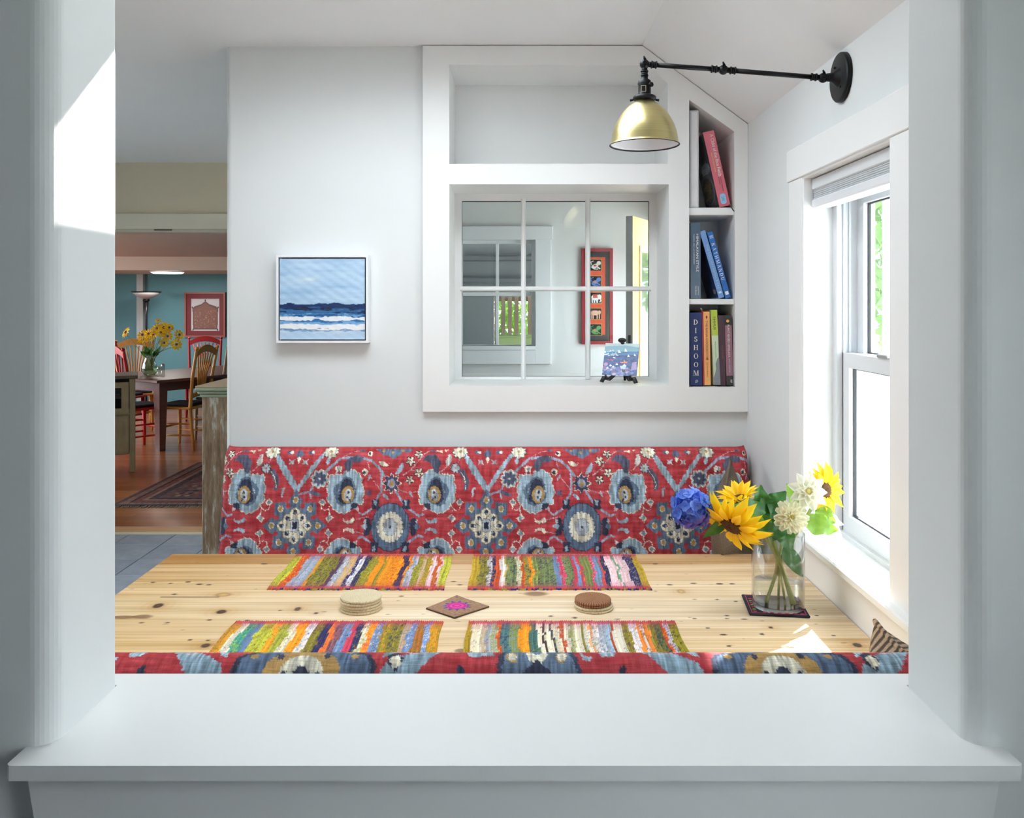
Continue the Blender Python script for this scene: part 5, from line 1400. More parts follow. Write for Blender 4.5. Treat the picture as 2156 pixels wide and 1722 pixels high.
# ---------------------------------------------------------------- next room: picture, door, planter
YP = Y5 - .02
rp = thing('wall_picture', 'tall red-framed picture of five small animal panels on the next room wall', 'picture', (XP(1257.5, YP), Y5, ZP(725, YP)))
ro = rp.location
rw = (1290.5 - 1225) / F * YP; rh = (725 - 523) / F * YP; e_ = .019
MB().plate('y', rect(-rw / 2, rw / 2, 0, rh), [rect(-rw / 2 + e_, rw / 2 - e_, e_, rh - e_)], -.028, -.001).build('frame', paint('maroon_frame', (140, 34, 42), .4, .05), rp)
nx_, ny_ = 90, 300
cva = Canvas(0, 46, 0, 180, nx_, ny_, (58, 58, 60))            # units about one photo px
cva.C[:] += (smooth_noise(ny_, nx_, 30, 8)[..., None] - .5) * 14
cva.poly([(6, 11), (38, 11), (38, 167), (6, 167)], (206, 82, 54))
def animal(cy_, col, acc, kind):
    cva.poly([(9, cy_ - 12), (32, cy_ - 12), (32, cy_ + 12), (9, cy_ + 12)], (206, 160, 90)); cva.poly([(10, cy_ - 11), (31, cy_ - 11), (31, cy_ + 11), (10, cy_ + 11)], (32, 30, 32))
    if kind == 'elephant':
        cva.ell(20, cy_ - 1, 8, 6, col); cva.ell(27, cy_ - 2, 4, 5, col); cva.line([(29, cy_), (30, cy_ + 6), (28, cy_ + 8)], 1.8, col)
        for x_ in (14, 18, 23): cva.line([(x_, cy_ + 2), (x_, cy_ + 9)], 2.8, col)
        cva.poly([(15, cy_ - 7), (23, cy_ - 7), (24, cy_), (15, cy_)], acc)
    elif kind == 'cow':
        cva.ell(19, cy_ - 2, 8, 5, col); cva.ell(27, cy_ - 3, 3, 4, col)
        for x_ in (13, 16, 23, 27): cva.line([(x_, cy_), (x_, cy_ + 9)], 2.0, col)
        cva.line([(11, cy_ - 4), (11, cy_ + 3)], 1, acc)
    else:
        cva.ell(19, cy_ + 2, 7, 4, col, -.5); cva.ell(26, cy_ - 4, 4, 4, col); cva.line([(13, cy_ + 4), (18, cy_ + 8), (24, cy_ + 8)], 2.2, col); cva.line([(22, cy_ + 3), (28, cy_ + 7)], 2.2, col)
        cva.line([(13, cy_), (11, cy_ - 6), (16, cy_ - 8)], 1.4, col); cva.ell(19, cy_ + 1, 3, 2, acc)
animal(27, (240, 236, 226), (200, 80, 60), 'lion'); animal(60, (96, 130, 200), (220, 150, 90), 'lion'); animal(93, (242, 240, 236), (190, 90, 80), 'elephant'); animal(125, (226, 176, 150), (120, 70, 60), 'cow'); animal(157, (90, 160, 96), (200, 120, 80), 'lion')
card('picture', cva, lambda u, v: (-rw / 2 + e_ + u * (rw - 2 * e_), -.012 + 0 * u, rh - e_ - v * (rh - 2 * e_)), vcol_mat('batik', .7, [(1.0, (200, 200, 200), .06)], .05), rp)
MB().box(-rw / 2 + .003, rw / 2 - .003, -.010, -.001, .003, rh - .003).build('backing', MATS['navy_backing'], rp)
MB().box(-rw / 2 + e_, rw / 2 - e_, -.0175, -.0165, e_, rh - e_).build('glazing', clear_glass('picture_glass', (1, 1, 1, 1), .8), rp)
# yellow door standing open
YE = 4.4
hx, hy = XP(1318, YE), YE
dr = bpy.data.objects.new('door_1', None); COL.objects.link(dr); struct(dr, 'open yellow glazed door seen edge-on in the next room')
dang = math.atan2(.72, .335)
dr.location = (hx, hy, 0); dr.rotation_euler = (0, 0, dang)
Ld, dth, dh = .80, .036, ZP(455, YE)
YEL = paint('yellow_paint', (220, 182, 100), .45, .03, 6)
# local x runs from the free edge to the hinge; local -y faces the viewer's side
MB().plate('y', rect(0.002, Ld, .01, dh), [rect(.13, Ld - .13, .95, dh - .16)], -dth, 0).build('door_leaf', YEL, dr)
MB().box(-.0006, .0024, -dth, 0, .01, dh).build('door_edge', paint('door_edge_grey', (176, 180, 178), .35, .05, 4, .3), dr)
MB().plate('y', rect(.115, Ld - .115, .935, dh - .145), [rect(.14, Ld - .14, .96, dh - .17)], -dth - .006, .006).build('glazing_bead', paint('bead_cream', (232, 216, 170), .5), dr)
MB().box(.13, Ld - .13, -.02, -.016, .95, dh - .16).build('pane', clear_glass('door_glass', (.88, .92, .96, 1), 1.0), dr)
MB().box(-.0016, .0, -dth * .7, -dth * .3, 1.30, 1.36, .0005).build('latch_plate', DARK_GAP, dr)
# planter and slat fence beyond the dim room
pb = thing('planter_box', 'pale green planter box behind the cased window of the next room', 'planter', (XP(1085, 7.2), 7.2, 0))
PG = paint('planter_green', (158, 178, 110), .5, .04)
za_, zb_ = ZP(732, 7.2), ZP(707, 7.2)
mb = MB(); wt, wb = .16, .14
mb.add([(-wb, -.09, za_), (wb, -.09, za_), (wb, .09, za_), (-wb, .09, za_), (-wt, -.11, zb_), (wt, -.11, zb_), (wt, .11, zb_), (-wt, .11, zb_)], [(0, 1, 2, 3), (4, 5, 6, 7), (0, 1, 5, 4), (1, 2, 6, 5), (2, 3, 7, 6), (3, 0, 4, 7)]); mb.build('box', PG, pb)
MB().box(-wt - .008, wt + .008, -.12, .12, zb_ - .012, zb_ + .006, .003).build('rim', PG, pb)
MB().box(-.5, .5, -.15, .15, 0, za_, .004).build('stand', GREY, pb)
fe = thing('slat_fence', 'dark upright slat fence outside the dim room window', 'fence', (XP(1095, 9.0), 9.0, -.35))
FW = paint('fence_wood', (92, 76, 58), .8, .2, 5, stretch=(6, 6, 1))
for k in range(16): MB().box(-.55 + k * .07, -.55 + k * .07 + .045, -.01, .01, 0, 2.25, .003).build('slat', FW, fe)
for zz in (.5, 1.9): MB().box(-.6, .6, .01, .04, zz, zz + .07, .003).build('rail', FW, fe)

# ---------------------------------------------------------------- weathered cabinet at the end of the wall
cb = thing('weathered_cabinet', 'tall weathered cabinet with chipped pale paint and moulded green-grey top beside the bench', 'cabinet', (XP(425, 3.36), 3.36, 0))
k = Nodes('chipped_paint')
n1 = k.noise(k.coords((26, 26, 5)), 1.0, 6, .7); n2 = k.noise(k.coords((90, 90, 8)), 1.0, 4)
base = k.ramp(n1, [(.40, (122, 98, 76)), (.54, (154, 132, 108)), (.60, (190, 190, 180)), (.78, (208, 208, 198))])
k.bsdf(k.mix(base, k.ramp(n2, [(.3, (.72, .70, .66, 1)), (.65, (1.08, 1.08, 1.08, 1))]), 1.0, 'MULTIPLY'), .8, 0, n1, .5, .004)
CHIP = k.m
CTOP = paint('cabinet_top_paint', (146, 158, 134), .7, .18, 14)
ztop = ZP(829, 3.36)
MB().box(0, .175, 0, .42, 0, ztop - .01, .004).build('body', CHIP, cb)
for a, z0_, z1_ in ((.006, -.014, .0), (.014, 0, .012), (.022, .012, .026)):
    MB().box(-a, .175, -a, .42, ztop + z0_, ztop + z1_, .004).build('cornice', CTOP, cb)
MB().box(-.020, .175, -.020, .42, ztop + .026, ztop + .032, .002).build('top_board', paint('cabinet_top_wood', (172, 150, 120), .6, .15, 8), cb)
# light switch plate on the wall end
sw = MB().box(XL - .004, XL + .001, YB + .06, YB + .13, ZP(366, 3.2), ZP(318, 3.2), .001).build('switch_plate', paint('switch_white', (232, 234, 234), .35))
tag(sw, 'white switch plate seen edge-on at the end of the bench wall', 'switch plate')
# ---------------------------------------------------------------- vase with flowers
vx, vy = TP(1638, 1281)
VR, VH = .0638, .186
tv = thing('fabric_coaster', 'dark embroidered square mat under the flower vase', 'coaster', (vx, vy, ZT + .0003), math.radians(-7))
MB().box(-.078, .066, -.060, .082, 0, .005, .0018).build('mat_body', paint('navy_felt', (34, 34, 48), .95, .2, 120), tv)
RT = paint('pink_thread', (196, 60, 96), .8, .1, 200); GT = paint('lime_thread', (150, 180, 70), .8, .1, 200)
MB().plate('z', rect(-.071, .059, -.053, .075), [rect(-.0695, .0575, -.0515, .0735)], .005, .0056).build('stitched_border', RT, tv)
for k_ in range(7): MB().box(-.066, -.058, -.045 + k_ * .015, -.040 + k_ * .015, .005, .0058, .0002).build('stitch', (RT, GT)[k_ % 2], tv)
for k_ in range(6): MB().box(-.045 + k_ * .018, -.036 + k_ * .018, -.050, -.046, .005, .0058, .0002).build('stitch', RT, tv)
VG = clear_glass('vase_glass', (.975, .985, .985, 1), 1.5)
WT = clear_glass('water', (.95, .965, .96, 1), 1.2)
ZV = ZT + .0056
vs_ = thing('glass_vase', 'clear glass cylinder vase with water holding the bouquet', 'vase', (vx, vy, ZV))
MB().lathe([(1e-4, 0), (VR - .004, 0), (VR, .004), (VR, VH - .001), (VR - .0012, VH), (VR - .0028, VH - .001), (VR - .0028, .014), (VR - .006, .010), (1e-4, .010)], 64).build('vase_body', VG, vs_)
MB().lathe([(1e-4, .0101), (VR - .0062, .0101), (VR - .0029, .0142), (VR - .0029, .062), (1e-4, .062)], 64).build('water', WT, vs_)

def green(name, a, b):
    k = Nodes(name)
    nz = k.noise(k.coords((60, 60, 60)), 1.0, 4)
    bs = k.bsdf(k.ramp(nz, [(.3, a), (.7, b)]), .45, 0, nz, .2, .001, Subsurface_Weight=.0)
    tr = k.n('ShaderNodeBsdfTranslucent'); tr.inputs[0].default_value = lin(b)
    mx = k.n('ShaderNodeMixShader'); mx.inputs[0].default_value = .38
    k.l(bs.outputs[0], mx.inputs[1]); k.l(tr.outputs[0], mx.inputs[2]); k.l(mx.outputs[0], k.out.inputs[0])
    return k.m
LEAF = green('leaf_green', (38, 92, 44), (78, 136, 60)); LEAF2 = green('leaf_fresh', (96, 146, 46), (150, 188, 72)); LEAF3 = green('leaf_pale', (206, 214, 170), (236, 236, 214))
STEM = green('stem_green', (150, 164, 90), (190, 200, 130))
SUNP = green('sunflower_yellow', (250, 196, 12), (255, 222, 44)); DAH = green('dahlia_white', (238, 236, 206), (250, 250, 240)); DAH2 = green('dahlia_cream', (236, 232, 190), (246, 244, 224))
HY = [green('hydrangea_blue', (66, 104, 206), (112, 152, 236)), green('hydrangea_deep', (48, 78, 184), (84, 122, 222)), green('hydrangea_violet', (104, 92, 196), (150, 136, 222)), green('hydrangea_light', (110, 148, 236), (150, 184, 250))]
DISC = paint('sunflower_disc', (86, 56, 22), .9, .5, 300, bump=.6); DISCG = paint('dahlia_eye', (206, 196, 110), .8, .2, 200)

def petal_data(name, mat, L_, W_, cup, curl, tip=1.0, span=.92, nu=5, nv=8):
    """petal in local space: base at origin, runs along +x, face towards +z"""
    mb = MB()
    def fn(u, v):
        a = u * 2 - 1
        wd = W_ * (math.sin(PI * min(1, v ** .8) * span + .10)) ** .8 * (1 if v < .6 else (1 - ((v - .6) / .4) ** 2 * tip * .92))
        return (L_ * v, a * wd / 2, cup * a * a * wd - curl * L_ * v * v)
    mb.grid(nu, nv, fn)
    me = bpy.data.meshes.new(name); me.from_pydata(mb.v, [], mb.f); me.polygons.foreach_set('use_smooth', mb.sm); me.materials.append(mat); me.update()
    return me
def basis(nrm, up=Vector((0, 0, 1))):
    n_ = Vector(nrm).normalized(); x = up.cross(n_)
    if x.length < .01: x = Vector((1, 0, 0))
    x.normalize(); y = n_.cross(x)
    return Matrix((x, y, n_)).transposed().to_4x4()
def put(name, data, par, M):
    o = link(name, data, par); o.matrix_local = M; return o
def leaf(par, base, tip, wd, nrm, mat, bend=.15, name='leaf'):
    base, tip = Vector(base), Vector(tip); d = tip - base; L_ = d.length; d.normalize()
    n_ = (Vector(nrm) - d * Vector(nrm).dot(d)).normalized(); s_ = n_.cross(d)
    mb = MB()
    def fn(u, v):
        a = u * 2 - 1
        w = wd * (math.sin(PI * min(.985, v ** .75)) ** .85) * .5
        return base + d * (L_ * v) + s_ * (a * w) + n_ * (abs(a) * w * .32 + bend * L_ * (v - v * v) * 1.2 + .004 * math.sin(v * 14) * abs(a) * (wd / .04))
    mb.grid(7, 12, fn)
    return mb.build(name, mat, par, recalc=False)
VC = Vector((vx, vy, ZV + .011))
def flower_thing(name, label, cat, foot):
    o = thing(name, label, cat, foot, group='cut flowers in the glass vase'); return o, Vector(foot)
def FH(px, py, dy=0.0): return W(px, py, vy + dy)
def curve(pts, n=14):
    """smooth path through points"""
    P = [Vector(p) for p in pts]; P = [P[0] * 2 - P[1]] + P + [P[-1] * 2 - P[-2]]; out = []
    for i in range(1, len(P) - 2):
        for j in range(n):
            t = j / n; a, b, c, d = P[i - 1], P[i], P[i + 1], P[i + 2]
            out.append(.5 * ((2 * b) + (c - a) * t + (2 * a - 5 * b + 4 * c - d) * t * t + (3 * b - a - 3 * c + d) * t * t * t))
    return out + [P[-2]]
sp_long = petal_data('petal', SUNP, .052, .019, .25, .10, 1.0); sp_mid = petal_data('petal', SUNP, .042, .017, .3, -.10, 1.0)
def sunflower(label, foot, mids, head, nrm, size, n=19, fold=0.0, hide=None):
    o, f = flower_thing('sunflower', label, 'flower', foot)
    MB().tube(curve([Vector((0, 0, 0))] + [Vector(p) - f for p in mids] + [head - f - Vector(nrm).normalized() * .012]), .0042, 8).build('stem', STEM, o)
    B = Matrix.Translation(head - f) @ basis(nrm) @ Matrix.Scale(size, 4)
    ds = MB().lathe([(1e-4, .006), (.008, .0065), (.015, .0055), (.020, .002), (.021, -.003), (.012, -.012), (1e-4, -.015)], 22)
    for q in range(90):
        a = q * 2.39996; r = .0205 * math.sqrt(q / 90)
        ds.ball((r * math.cos(a), r * math.sin(a), .0062 - (r / .02) ** 2 * .004), .0015, 5, 3)
    ds.xf(B); ds.build('flower_disc', DISC, o)
    for q in range(n):
        a = 2 * PI * q / n + random.uniform(-.08, .08); tl = random.uniform(-.25, .10) + fold
        for lay, me in ((0, sp_long), (1, sp_mid)):
            if lay and q % 2: continue
            M = B @ Matrix.Rotation(a + lay * .16, 4, 'Z') @ Matrix.Translation((.017, 0, .001 + lay * .002)) @ Matrix.Rotation(-tl - lay * .3, 4, 'Y') @ Matrix.Rotation(random.uniform(-.25, .25), 4, 'X') @ Matrix.Scale(random.uniform(.85, 1.1), 4)
            put('petal', me, o, M)
    for q in range(9):
        a = 2 * PI * q / 9
        b0 = B @ Vector((.016 * math.cos(a), .016 * math.sin(a), -.008)); b1 = B @ Vector((.040 * math.cos(a), .040 * math.sin(a), -.014))
        leaf(o, b0, b1, .010, B.to_3x3() @ Vector((0, 0, -1)), LEAF2, .1, 'bract')
    return o, f
o, f = sunflower('large drooping sunflower hanging over the side of the vase below the hydrangea', VC + Vector((.030, -.012, .0)), [FH(1642, 1180), FH(1618, 1110, -.02), FH(1578, 1080, -.03)], FH(1540, 1106, -.04), (-.58, -.46, -.64), 1.42, 22, -.30)
leaf(o, FH(1575, 1082, -.03) - f, FH(1592, 1122, -.07) - f, .030, (.2, -1, .1), LEAF2, .1)
leaf(o, FH(1596, 1085, -.03) - f, FH(1612, 1128, -.06) - f, .050, (0, -1, .1), LEAF, .1)
leaf(o, FH(1590, 1092, -.02) - f, FH(1535, 1118, .02) - f, .03, (0, -.5, 1), LEAF, .1)
leaf(o, FH(1612, 1078, -.04) - f, FH(1540, 1066, -.06) - f, .046, (.1, -.7, .8), LEAF, .2)
o, f = sunflower('half-hidden sunflower behind the large leaves, facing up', VC + Vector((-.020, .02, 0)), [FH(1636, 1178, .01), FH(1606, 1100, .02)], FH(1556, 1050, .03), (-.30, -.22, .92), .90, 16, .55)
leaf(o, FH(1592, 1070, .02) - f, FH(1600, 1020, .01) - f, .050, (.4, -1, .2), LEAF, .15); leaf(o, FH(1625, 1085, .03) - f, FH(1600, 1045, .01) - f, .05, (.1, -1, .3), LEAF, .15); leaf(o, FH(1612, 1080, .02) - f, FH(1655, 1035, .03) - f, .05, (0, -.8, .6), LEAF, .15); leaf(o, FH(1600, 1085, .0) - f, FH(1540, 1068, -.02) - f, .040, (.1, -.8, .6), LEAF, .2)
o, f = sunflower('upright sunflower behind the white dahlias by the window', VC + Vector((-.032, -.006, 0)), [FH(1650, 1170, .02), FH(1700, 1085, .03)], FH(1737, 1032, .05), (.48, -.84, .14), 1.02, 19, .0)
leaf(o, FH(1690, 1090, .03) - f, FH(1655, 1018, .04) - f, .034, (0, -1, .3), LEAF2, .1); leaf(o, FH(1690, 1100, .0) - f, FH(1764, 1118, -.02) - f, .058, (0, -.8, .6), LEAF2, .15); leaf(o, FH(1640, 1110, .0) - f, FH(1668, 1160, -.02) - f, .046, (.2, -1, 0), LEAF, .15); leaf(o, FH(1640, 1095, .0) - f, FH(1625, 1140, -.03) - f, .05, (-.2, -1, 0), LEAF, .15)
leaf(o, FH(1715, 1075, .02) - f, FH(1758, 1100, .02) - f, .05, (0, -1, .2), LEAF2, .15); leaf(o, FH(1745, 1085, .03) - f, FH(1772, 1170, .03) - f, .030, (-.2, -1, .1), LEAF3, .12); leaf(o, FH(1725, 1085, .03) - f, FH(1775, 1105, .04) - f, .03, (0, -1, .4), LEAF3, .1)
def dahlia(label, foot, mids, head, nrm, r, mat, rings):
    o, f = flower_thing('dahlia', label, 'flower', foot)
    MB().tube(curve([Vector((0, 0, 0))] + [Vector(p) - f for p in mids] + [head - f]), .0034, 8).build('stem', STEM, o)
    B = Matrix.Translation(head - f) @ basis(nrm)
    me = petal_data('petal', mat, 1.0, *((.50, .35, -.10, .35, .74) if mat is DAH2 else (.56, .35, -.10, .6)))
    for k_, (n_, ln, tilt, rad) in enumerate(rings):
        for q in range(n_):
            a = 2 * PI * (q + .5 * (k_ % 2)) / n_ + random.uniform(-.07, .07)
            M = B @ Matrix.Rotation(a, 4, 'Z') @ Matrix.Translation((r * rad, 0, .002 + .003 * k_)) @ Matrix.Rotation(-tilt + random.uniform(-.1, .1), 4, 'Y') @ Matrix.Scale(r * ln * random.uniform(.93, 1.05), 4)
            put('petal', me, o, M)
    MB().ball((0, 0, .010), .008 * r / .04, 12, 8).xf(B).build('eye', DISCG, o)
    return o, f
o, f = dahlia('white pointed dahlia in front of the upright sunflower', VC + Vector((.010, .03, 0)), [FH(1645, 1180, .0), FH(1672, 1100, .02)], FH(1700, 1035, -.02), (-.08, -.93, .30), .046, DAH, [(9, .98, -.05, .10), (9, .72, .28, .08), (8, .48, .70, .05)])
leaf(o, FH(1650, 1150) - f, FH(1690, 1215, -.03) - f, .04, (0, -1, 0), LEAF, .1)
o, f = dahlia('round creamy dahlia hanging just over the vase rim', VC + Vector((.024, .024, 0)), [FH(1642, 1185, .01), FH(1650, 1120, .02)], FH(1665, 1088, -.035), (-.05, -.96, .22), .043, DAH2, [(14, .88, -.08, .12), (13, .74, .16, .10), (11, .56, .45, .08), (8, .36, .85, .05)])
leaf(o, FH(1655, 1105) - f, FH(1612, 1128, -.03) - f, .05, (0, -1, .2), LEAF, .15); leaf(o, FH(1645, 1110, .02) - f, FH(1618, 1040, .02) - f, .05, (.2, -1, .3), LEAF, .12); leaf(o, FH(1640, 1120, .03) - f, FH(1690, 1040, .05) - f, .05, (0, -1, .4), LEAF, .12)
o, f = flower_thing('hydrangea', 'round blue hydrangea head at the end of the bouquet', 'flower', VC + Vector((.036, -.02, 0)))
hc = FH(1456, 1070, -.02)
MB().tube(curve([Vector((0, 0, 0)), FH(1638, 1178) - f, FH(1590, 1105, -.01) - f, FH(1520, 1078, -.02) - f, hc - f]), .0042, 8).build('stem', STEM, o)
leaf(o, FH(1560, 1092, -.01) - f, FH(1505, 1055, -.03) - f, .026, (0, -.8, .6), LEAF2, .1); leaf(o, FH(1540, 1085, -.02) - f, FH(1480, 1132, .0) - f, .03, (0, -1, .1), LEAF, .1); leaf(o, FH(1600, 1120, -.03) - f, FH(1588, 1072, -.05) - f, .03, (.2, -1, 0), LEAF2, .1)
MB().ball(hc - f, .036, 18, 11).build('flower_core', HY[1], o)
fls = []
for hm in HY:
    mb = MB()
    for q in range(4):
        a = PI / 2 * q
        def fn(u, v, a=a):
            s_ = (u * 2 - 1); w = .0150 * math.sin(PI * (.12 + .80 * v)) ** .6 * .5
            x = .0012 + .0125 * v; y = s_ * w; z = .0012 * s_ * s_ + .0030 * v * v
            return (x * math.cos(a) - y * math.sin(a), x * math.sin(a) + y * math.cos(a), z)
        mb.grid(4, 4, fn)
    me = bpy.data.meshes.new('floret'); me.from_pydata(mb.v, [], mb.f); me.polygons.foreach_set('use_smooth', mb.sm); me.materials.append(hm); me.update(); fls.append(me)
N = 120
for q in range(N):
    zz = 1 - 2 * (q + .5) / N; a = q * 2.39996; rr = math.sqrt(1 - zz * zz)
    d = Vector((rr * math.cos(a), rr * math.sin(a), zz))
    if d.y > .55: continue
    p = hc - f + d * (.041 + random.uniform(-.004, .005))
    me = fls[2] if d.z < -.35 + .3 * d.x and random.random() < .8 else fls[random.choice((0, 0, 1, 3))]
    M = Matrix.Translation(p) @ basis(d + Vector((random.uniform(-.3, .3), random.uniform(-.3, .3), random.uniform(-.3, .3)))) @ Matrix.Rotation(random.uniform(0, 1.5), 4, 'Z') @ Matrix.Scale(random.uniform(.85, 1.2), 4)
    put('floret', me, o, M)

# ---------------------------------------------------------------- dining room contents
TW = paint('dark_table_wood', (116, 78, 72), .4, .12, 5, stretch=(1, 8, 8))
a_ = math.radians(58)
dt = thing('dining_table', 'dark brown wooden dining table with tapered square legs on the wood floor', 'table', (XP(338, 8.86), 8.86, 0), a_)
TZ = .745
MB().box(-.14, 2.0, -.14, 1.05, TZ - .03, TZ, .004).build('tabletop', TW, dt)
for (x_, y_) in ((0, 0), (1.8, 0), (0, .9), (1.8, .9)):
    mb = MB(); t_, b_ = .05, .034
    mb.add([(x_ - b_, y_ - b_, 0), (x_ + b_, y_ - b_, 0), (x_ + b_, y_ + b_, 0), (x_ - b_, y_ + b_, 0), (x_ - t_, y_ - t_, TZ - .03), (x_ + t_, y_ - t_, TZ - .03), (x_ + t_, y_ + t_, TZ - .03), (x_ - t_, y_ + t_, TZ - .03)], [(0, 1, 2, 3), (4, 5, 6, 7), (0, 1, 5, 4), (1, 2, 6, 5), (2, 3, 7, 6), (3, 0, 4, 7)])
    mb.build('leg', TW, dt)
MB().plate('z', rect(-.02, 1.82, -.02, .92), [rect(.0, 1.80, .0, .90)], TZ - .13, TZ - .03).build('apron', TW, dt)
def chair(label, loc, rz, mat, seatmat, splats=7):
    """country chair with fanned splats; faces local +y, back at -y"""
    o = thing('dining_chair', label, 'chair', loc, rz, 'chairs around the dark dining table')
    for s_ in (-1, 1):
        MB().tube([(s_ * .19, .17, 0), (s_ * .19, .17, .12), (s_ * .185, .165, .42)], [.012, .019, .02], 8).build('leg', mat, o)
        MB().tube([(s_ * .18, -.22, 0), (s_ * .18, -.19, .25), (s_ * .185, -.18, .44), (s_ * .195, -.21, .75), (s_ * .205, -.26, 1.02), (s_ * .205, -.265, 1.05)], [.014, .018, .02, .018, .016, .010], 8).build('back_post', mat, o)
        MB().ball((s_ * .205, -.268, 1.058), .019, 10, 6).build('finial', mat, o)
        for z_ in (.15, .27): MB().tube([(s_ * .19, .165, z_), (s_ * .18, -.20, z_)], .010, 6).build('stretcher', mat, o)
    MB().tube([(-.19, .165, .22), (.19, .165, .22)], .011, 6).build('stretcher', mat, o)
    MB().box(-.215, .215, -.20, .205, .42, .448, .01).build('seat', mat, o)
    MB().box(-.19, .19, -.17, .18, .449, .475, .012).build('seat_pad', seatmat, o)
    def rail(z0, z1, arch, y):
        mb = MB(); n_ = 11; v = []
        for i in range(n_):
            t = i / (n_ - 1) * 2 - 1; x = t * .2; zt_ = z1 + arch * (1 - t * t); zb_ = z0 + arch * .8 * (1 - t * t)
            v += [(x, y - .009, zb_), (x, y - .009 - .008, zt_), (x, y + .009 - .008, zt_), (x, y + .009, zb_)]
        f_ = []
        for i in range(n_ - 1):
            for j in range(4): f_.append((i * 4 + j, i * 4 + (j + 1) % 4, i * 4 + 4 + (j + 1) % 4, i * 4 + 4 + j))
        f_ += [(0, 1, 2, 3), tuple(4 * n_ - 4 + j for j in range(4))]
        return mb.add(v, f_)
    rail(.96, 1.02, .07, -.25).build('crest_rail', mat, o)
    rail(.53, .575, .025, -.19).build('lower_rail', mat, o)
    for q in range(splats):
        t = (q - (splats - 1) / 2) / ((splats - 1) / 2)
        MB().tube([(t * .06, -.195, .59), (t * .085, -.21, .78), (t * .15, -.248, 1.0 - .02 * t * t)], [.008, .010, .009], 6).build('splat', mat, o)
    return o
HONEY = paint('honey_wood', (222, 162, 84), .4, .1, 6, stretch=(6, 6, 1)); PALE = paint('pale_wood', (176, 152, 116), .45, .1, 6, stretch=(6, 6, 1)); REDP = paint('red_chair_paint', (168, 36, 44), .4, .06, 8); BRED = paint('bright_red_paint', (196, 36, 36), .4, .06, 8)
PAD = paint('dark_pad', (52, 40, 48), .9, .3, 40)
chair('honey wood spindle-back chair pulled out at the near corner of the dark table', (XP(388, 9.12), 9.12, 0), math.radians(80), HONEY, PAD)
chair('pale wood spindle-back chair half hidden beside the honey chair', (XP(462, 9.7), 9.7, 0), math.radians(72), PALE, PAD)
chair('dark red arched-back chair on the far side of the table under the picture', (XP(428, 11.3), 11.3, 0), math.radians(195), REDP, PAD)
chair('honey wood chair on the far side of the table behind the flowers', (XP(284, 10.4), 10.4, 0), math.radians(205), HONEY, PAD)
chair('bright red chair tucked under the near side of the table', (XP(291, 9.0), 9.0, 0), math.radians(-38), BRED, PAD, 5)
chair('red chair at the far end of the table beside the pale post', (XP(252, 10.0), 10.0, 0), math.radians(-110), REDP, PAD)
# daisies on the dining table
dvx, dvy = XP(315, 9.35), 9.35
dv = thing('glass_pitcher', 'rounded clear glass pitcher of yellow daisies on the dining table', 'pitcher', (dvx, dvy, TZ + .0005))
PGl = clear_glass('pitcher_glass', (.84, .90, .88, 1), 2.5)
MB().lathe([(1e-4, 0), (.055, 0), (.075, .03), (.083, .07), (.070, .13), (.050, .18), (.052, .20), (.060, .225)], 28).build('pitcher_body', PGl, dv)
MB().lathe([(1e-4, .004), (.053, .004), (.072, .03), (.080, .07), (.074, .10), (1e-4, .10)], 24).build('water', clear_glass('pitcher_water', (.66, .76, .60, 1), 1.5), dv)
def daisy_mesh():
    mb = MB()
    for q in range(10):
        a = 2 * PI * q / 10
        for t in range(1):
            c_, s_ = math.cos(a), math.sin(a)
            mb.add([(.012 * c_, .012 * s_, 0), (.035 * c_ - .013 * s_, .035 * s_ + .013 * c_, .006), (.060 * c_, .060 * s_, -.002), (.035 * c_ + .013 * s_, .035 * s_ - .013 * c_, .006)], [(0, 1, 2, 3)])
    me = bpy.data.meshes.new('petals'); me.from_pydata(mb.v, [], mb.f); me.materials.append(SUNP); me.update(); return me
dme = daisy_mesh(); eye_ = MB().ball((0, 0, .006), .013, 10, 6, (1, 1, .7)).build('eye', paint('daisy_eye', (150, 96, 10), .9, .2, 100)); eye_me = eye_.data; bpy.data.objects.remove(eye_)
dpos = [(300, 705), (313, 703), (330, 692), (345, 690), (356, 690), (323, 705), (345, 722), (371, 725), (377, 705), (353, 708), (333, 675), (265, 700), (300, 715), (316, 712), (338, 700)]
wherew = ['low over the pitcher mouth', 'at the heart of the bunch', 'near the top of the bunch', 'high at the top of the bunch', 'at the upper edge of the bunch', 'in the middle of the bunch', 'hanging low under the bunch', 'lowest and farthest out beside the picture side', 'farthest out under the framed print', 'halfway between bunch and framed print', 'topmost of all, a small bud', 'alone on the long stem by the pale post', 'lowest on the post side', 'low at the centre of the bunch', 'between the top and the heart of the bunch']
for q, (px, py) in enumerate(dpos):
    hp = W(px, py, dvy + random.uniform(-.06, .06))
    o = thing('yellow_daisy', 'yellow daisy %s' % wherew[q], 'flower', (dvx + random.uniform(-.02, .02), dvy + random.uniform(-.02, .02), TZ + .05), group='daisies in the glass pitcher')
    f = o.location.copy()
    hl = hp - f
    MB().tube(curve([Vector((0, 0, 0)), Vector((hl.x * .25, hl.y * .25, .17)), hl - Vector((0, 0, .01))], 6), .0035, 5).build('stem', STEM, o)
    M = Matrix.Translation(hl) @ basis(Vector((hl.x * 3 + random.uniform(-.4, .4), -.8, random.uniform(0, .8)))) @ Matrix.Scale(.6 if q in (10,) else 1.0 + .25 * random.random(), 4)
    put('petals', dme, o, M); put('eye', eye_me, o, M)
    if q % 2 == 0:
        b0 = Vector((hl.x * .2, hl.y * .2, .16)); leaf(o, b0, b0 + Vector((random.uniform(-.10, .10), -.05, random.uniform(.03, .12))), .05, (0, -1, .4), LEAF, .1)
